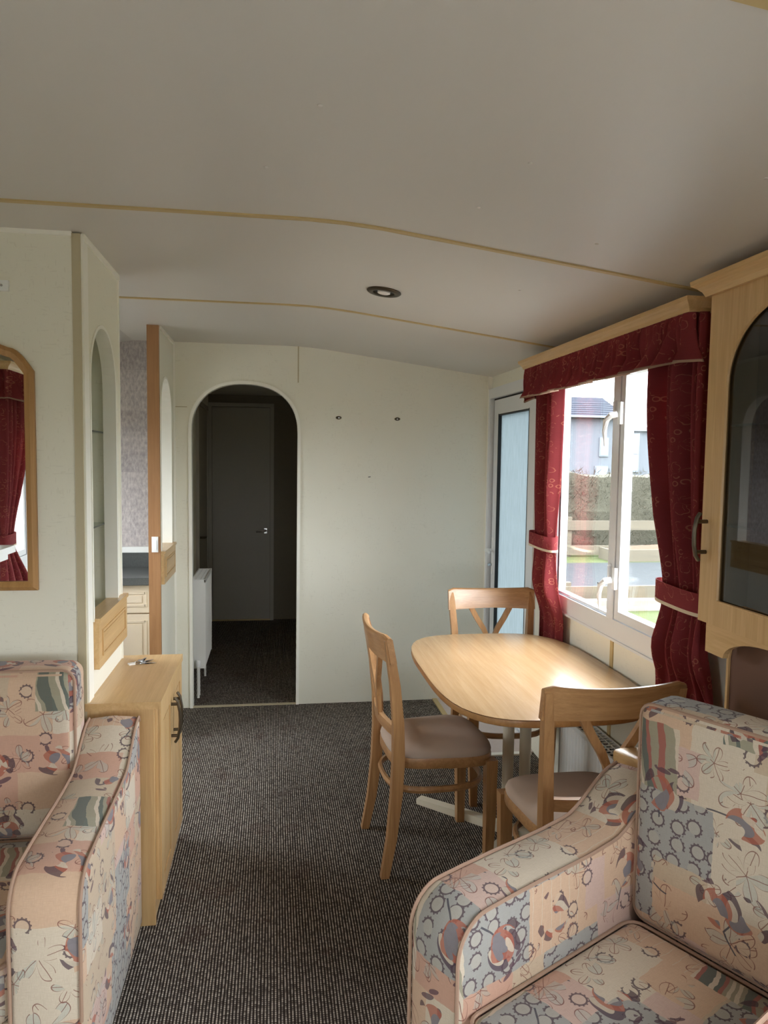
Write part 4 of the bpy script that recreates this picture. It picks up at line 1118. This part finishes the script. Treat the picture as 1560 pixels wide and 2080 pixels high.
# cornice
prof = [(0, 0), (.012, 0), (.018, .014), (.030, .026), (.042, .034), (.044, .048), (0, .048)]
bm = nb()
def rg(x, y, nx, ny): return [(x+nx*p-ox, y+ny*p-oy, 2.085+q-oz) for p, q in prof]
loft(bm, [rg(XR, CY1, 0, 1), rg(XD, CY1, -1, 1), rg(XD, CY0, -1, -1), rg(XR, CY0, 0, -1)]); obj('cornice', bm, 'beech_y', dc)
obj('cornice_board', cb(XD, XR, CY0, CY1, 2.09, 2.128), 'beech_y', dc)
# scalloped fascia below the door and the bracket boards
bm = nb(); AF = [(y-oy, z-oz) for y, z in arch_pts(CY0+.10, CY1-.10, 1.040, .075, 2.0, 18)]
arch_fill(bm, CY0+.01-oy, CY1-.012-oy, 1.135-oz, AF, 'x', XD+.022-ox, XD+.038-ox); bmesh.ops.remove_doubles(bm, verts=bm.verts[:], dist=1e-5); obj('fascia', bm, 'beech_y', dc)
nb0, nb1 = CY0+.02, CY1-.022
bm = nb(); P = [(nb0, .752), (nb1, .752), (nb1, 1.02), (nb1-.010, 1.06), (nb1-.035, 1.095), (nb1-.075, 1.125), (nb1-.10, 1.135), (nb0, 1.135)]
prism(bm, [(y-oy, z-oz) for y, z in P], 'x', XR-.060-ox, XR-.046-ox); nbk = obj('niche_back', bm, 'brown', dc)
bm = nb(); rectbar(bm, [(XR-.045-ox, y-oy, z-oz) for y, z in ((nb1+.004, .752), (nb1+.004, .9), (nb1+.004, 1.02), (nb1-.006, 1.063), (nb1-.032, 1.099), (nb1-.074, 1.130), (nb1-.11, 1.138))], .022, .005, up=Vector((0, 1, 0)))
obj('lipping', bm, 'beech', nbk)
# three-sided cupboard filling the corner behind the armchair
cc = thing('corner_cupboard', 'low beech corner cupboard with rounded ledge top behind the angled armchair', 'cupboard', (1.3, 1.7, 0)); ox, oy = 1.3, 1.7
def cpoly(g):
    e = (Vector((.475, -.88))).normalized(); A = Vector((.992, 2.020)); q = A+e*.90
    n = Vector((-e.y, e.x)) # pointing to +x,+y
    P = [A+n*-g+Vector((0, g)), ]
    a = Vector((.992, 2.020)); r = .03+g
    pts = [(XR-.002, 2.020+g), (A.x+.035, 2.020+g), (A.x+.012-g*.5, 2.012+g), (A.x-g, 1.998), (A.x+.010-g, 1.975)]
    pts += [(A.x+e.x*.86-g, A.y+e.y*.86), (XR-.002, A.y+e.y*.90)]
    return [(x-ox, y-oy) for x, y in pts]
b = nb(); prism(b, cpoly(-.012), 'z', .0, .722); obj('carcass', b, 'beech', cc)
b = nb(); prism(b, cpoly(.0), 'z', .720, .752); obj('ledge_top', b, 'beech_y', cc, bev=.007)

# ------------------------------------------------------------------ ceiling downlight
dl = thing('downlight', 'recessed bronze ceiling downlight above the table', 'ceiling light', (.438, 2.992, zc(.438)), 0); dl.rotation_euler = (0, math.atan(.13), 0)
b = nb(); lathe(b, [(.068, .003), (.070, -.004), (.064, -.009), (.052, -.011), (.044, -.008), (.042, .002)], 32); obj('bezel', b, 'bronze', dl, smooth=True)
b = nb(); lathe(b, [(.0, -.001), (.044, -.001), (.044, .002), (0, .002)], 28); obj('inner_cup', b, 'gasket', dl)
b = nb(); lathe(b, [(0, -.001), (.026, -.001), (.026, -.008), (.022, -.010), (0, -.011)], 24); obj('lamp_face', b, 'lamp', dl, smooth=True)

# ------------------------------------------------------------------ outside
def grassmat(name, c1, c2, sc):
    t = NT(name); c = t.coord(); f, _ = t.noise(c, sc, 4, .7); g, _ = t.noise(c, .6, 2)
    t.base(t.mix(t.m_('MULTIPLY', t.m_('ADD', f, g), .5), c1, c2), .95, spec=.1); t.bump(f, .6, .05); return t.m
M['grass'] = grassmat('winter_grass', srgb(36, 44, 23), srgb(58, 64, 38), 14)
M['road'] = grassmat('wet_grey_tarmac', srgb(30, 33, 35), srgb(38, 41, 43), 6)
M['earth'] = grassmat('dark_soil', srgb(52, 40, 32), srgb(78, 62, 50), 9)
M['timber'] = wood('weathered_fence_timber', srgb(58, 53, 42), srgb(76, 69, 54), 'x', .8, .15)
M['sleeper'] = wood('grey_sleeper_timber', srgb(82, 74, 66), srgb(112, 102, 92), 'x', .85, .15)
M['hedge'] = grassmat('brown_green_hedge_twigs', srgb(42, 43, 36), srgb(66, 63, 53), 9)
M['bark'] = plain('bare_twig_bark', srgb(104, 92, 82), .9)
M['render'] = plain('pale_grey_house_render', srgb(68, 73, 79), .8, var=.03, scale=.4)
M['slate'] = plain('blue_grey_roof_slate', srgb(27, 31, 39), .9, var=.15, scale=1.5, spec=.1)
M['hwin'] = plain('house_window_glass', srgb(104, 120, 134), .1)
M['hframe'] = plain('grey_window_frame', srgb(82, 88, 96), .5)
M['outwall'] = plain('caravan_outside_panel', srgb(190, 186, 170), .5)
struct(obj('ground', bx(-60, 90, -60, 120, GROUND-.2, GROUND), 'grass'))
struct(obj('ground_road', bx(-30, 60, 11.3, 15.1, GROUND-.01, GROUND+.012), 'road'))
M['bounce_ground'] = grassmat('grey_bounce_ground', srgb(92, 90, 86), srgb(116, 113, 108), 30)  # tone set by how much light it should bounce into the room
struct(obj('ground_bounce_pad', bx(-40, 6.5, -25, 8.2, GROUND-.01, GROUND+.010), 'bounce_ground'))  # ground pad added around the caravan to bounce light in through the windows
o = obj('sleeper_edging', bx(0, 9, -.09, .09, 0, .16), 'sleeper', bev=.01); o.location = (1.5, 10.25, GROUND); tag(o, 'long grey sleeper edging lying on the grass outside', 'timber edging')
def fence(label, y, x0, x1, rails, hp, sp, loc_z=GROUND):
    r = thing('rail_fence', label, 'fence', (x0, y, loc_z)); n = int((x1-x0)/sp)
    for i in range(n+1): obj('post', bx(i*sp-.05, i*sp+.05, .02, .11, -.1, hp), 'timber', r, bev=.006)
    for za, zb in rails: obj('rail', bx(0, x1-x0, -.02, .02, za, zb), 'timber', r, bev=.006)
    return r
fence('low kickboard fence on the near side of the road', 10.95, 1.6, 11.0, [(.02, .24)], .30, 3.0)
fence('post and rail fence in front of the hedge across the road', 16.2, 2.0, 16.0, [(.62, .84), (.04, .26)], .92, 2.4)
pb = thing('planter_bed', 'timber-edged bed of dark soil at the far roadside', 'planter', (8.6, 15.35, GROUND))
obj('edging_board', bx(-1.2, 2.8, -.04, .0, 0, .26), 'timber', pb, bev=.006)
for x in (-1.2, 2.76): obj('edging_board', bx(x, x+.04, 0, .6, 0, .26), 'timber', pb)
b = nb(); rings = []
for i in range(13):
    x = -1.16+3.92*i/12; hgt = .26+.10*math.sin(PI*i/12)
    rings.append([(x, .0, .05), (x, .0, .22), (x, .3, hgt), (x, .6, .22), (x, .6, .05)])
loft(b, rings); obj('soil_mound', b, 'earth', pb, smooth=True)
# hedge: rough body with a coat of twig blades
hd = thing('clipped_hedge', 'tall brown-green twiggy hedge behind the rail fence', 'hedge', (2.0, 17.6, GROUND))
b = nb(); rings = []
for i in range(41):
    x = 16*i/40; top = 1.93+.05*math.sin(x*1.7)+.04*math.sin(x*4.1)
    rings.append([(x, -.55, 0), (x, -.62+.04*math.sin(x*3), 1.0), (x, -.48, top-.05), (x, 0, top), (x, .5, top-.05), (x, .6, 0)])
loft(b, rings); obj('hedge_body', b, 'hedge', hd)
b = nb(); rnd = random.Random(5)
for i in range(9000):
    x = rnd.uniform(3, 13); z = rnd.uniform(.05, 1.98); y = -.60+rnd.uniform(-.06, .05) if z < 1.85 else rnd.uniform(-.5, .2)
    d = Vector((rnd.gauss(0, .5), rnd.gauss(-.3, .4), rnd.gauss(.5, .5))).normalized()*rnd.uniform(.08, .22); s_ = Vector((rnd.gauss(0, 1), rnd.gauss(0, .3), rnd.gauss(0, 1))).normalized()*rnd.uniform(.004, .012)
    p0 = Vector((x, y, z)); v = [b.verts.new(q) for q in (p0-s_, p0+s_, p0+d)]; b.faces.new(v)
o = obj('twigs', b, 'hedge', hd); o['kind'] = 'stuff'
# bare tree branches between the window and the house
tr = thing('bare_tree', 'leafless tree with thin twigs in front of the pale house', 'tree', (6.6, 19.5, GROUND))
b = nb(); rnd = random.Random(11); tb = nb()
def branch(p, d, L, r, depth):
    n = 4; pts = [p]; q = p.copy(); dd = d.copy()
    for i in range(n):
        dd = (dd+Vector((rnd.gauss(0, .13), rnd.gauss(0, .13), rnd.gauss(.02, .1)))).normalized(); q = q+dd*(L/n); pts.append(q.copy())
    tube(b if depth else tb, pts, [r*(1-.5*i/n) for i in range(n+1)], 5 if depth < 2 else 3)
    if depth < 4:
        for k in range(3 if depth else 6):
            t = rnd.randint(1, n) if depth else rnd.randint(2, n); s_ = Vector((rnd.gauss(0, 1), rnd.gauss(0, 1), rnd.gauss(.25, .6))).normalized()
            branch(pts[t], (dd*.6+s_*.75).normalized(), L*rnd.uniform(.5, .7), r*.5, depth+1)
branch(Vector((0, 0, 0)), Vector((0, 0, 1)), 3.0, .10, 0)
obj('trunk', tb, 'bark', tr, smooth=True); obj('branches', b, 'bark', tr, smooth=True)
# house: pitched roof wing and flat-roofed wing
hs = thing('house', 'pale rendered house with slate roof beyond the hedge', 'house', (16, 42, GROUND)); HX, HZ = 16, GROUND
def hb(x0, x1, y0, y1, z0, z1): return bx(x0-HX, x1-HX, y0-42, y1-42, z0-HZ, z1-HZ)
obj('wall', hb(6, 20.6, 42, 50, GROUND, 4.35), 'render', hs)
for k in range(9):
    z0 = 4.25+k*.155; y0 = 41.6+k*.40
    b = nb(); prism(b, [(y0-42, z0-HZ), (y0+.46-42, z0+.175-HZ), (y0+.46-42, z0+.205-HZ), (y0-42, z0+.06-HZ)], 'x', 5.6-HX, 20.9-HX); obj('slate_course', b, 'slate', hs)
b = nb(); prism(b, [(45.0-42, 5.70-HZ), (50.3-42, 4.25-HZ), (42.2-42, 4.25-HZ)], 'x', 5.8-HX, 20.8-HX); obj('roof_core', b, 'slate', hs)
b = nb(); box(b, 5.6-HX, 20.9-HX, -.45, -.38, 4.22-HZ, 4.33-HZ); obj('gutter', b, 'hframe', hs)
for x0, x1, z0, z1 in ((19.35, 19.8, 2.0, 3.0), (19.1, 19.8, .3, 1.3), (14.0, 15.2, 2.1, 3.2)):
    f = obj('window', hb(x0-.07, x1+.07, 41.93, 42.02, z0-.07, z1+.07), 'hframe', hs); obj('window_pane', hb(x0, x1, 41.90, 41.94, z0, z1), 'hwin', f)
obj('vent', hb(17.25, 17.4, 41.95, 42.02, 1.35, 1.65), 'hframe', hs)
fb = thing('flat_roofed_block', 'pale flat-roofed house wing with one tall narrow window', 'building', (24, 42.9, GROUND)); HX = 24
obj('wall', hb(21.0, 33, 42.5, 50, GROUND, 3.55), 'render', fb); obj('roof_edge', hb(20.95, 33.2, 42.3, 50, 3.55, 3.80), 'hframe', fb)
f = obj('window', hb(21.55, 22.55, 42.42, 42.52, 1.0, 3.42), 'hframe', fb)
obj('window_pane', hb(21.66, 22.44, 42.39, 42.43, 2.15, 3.32), M['hwin'], f); obj('window_pane', hb(21.66, 22.44, 42.39, 42.43, 1.1, 2.08), M['hwin'], f)
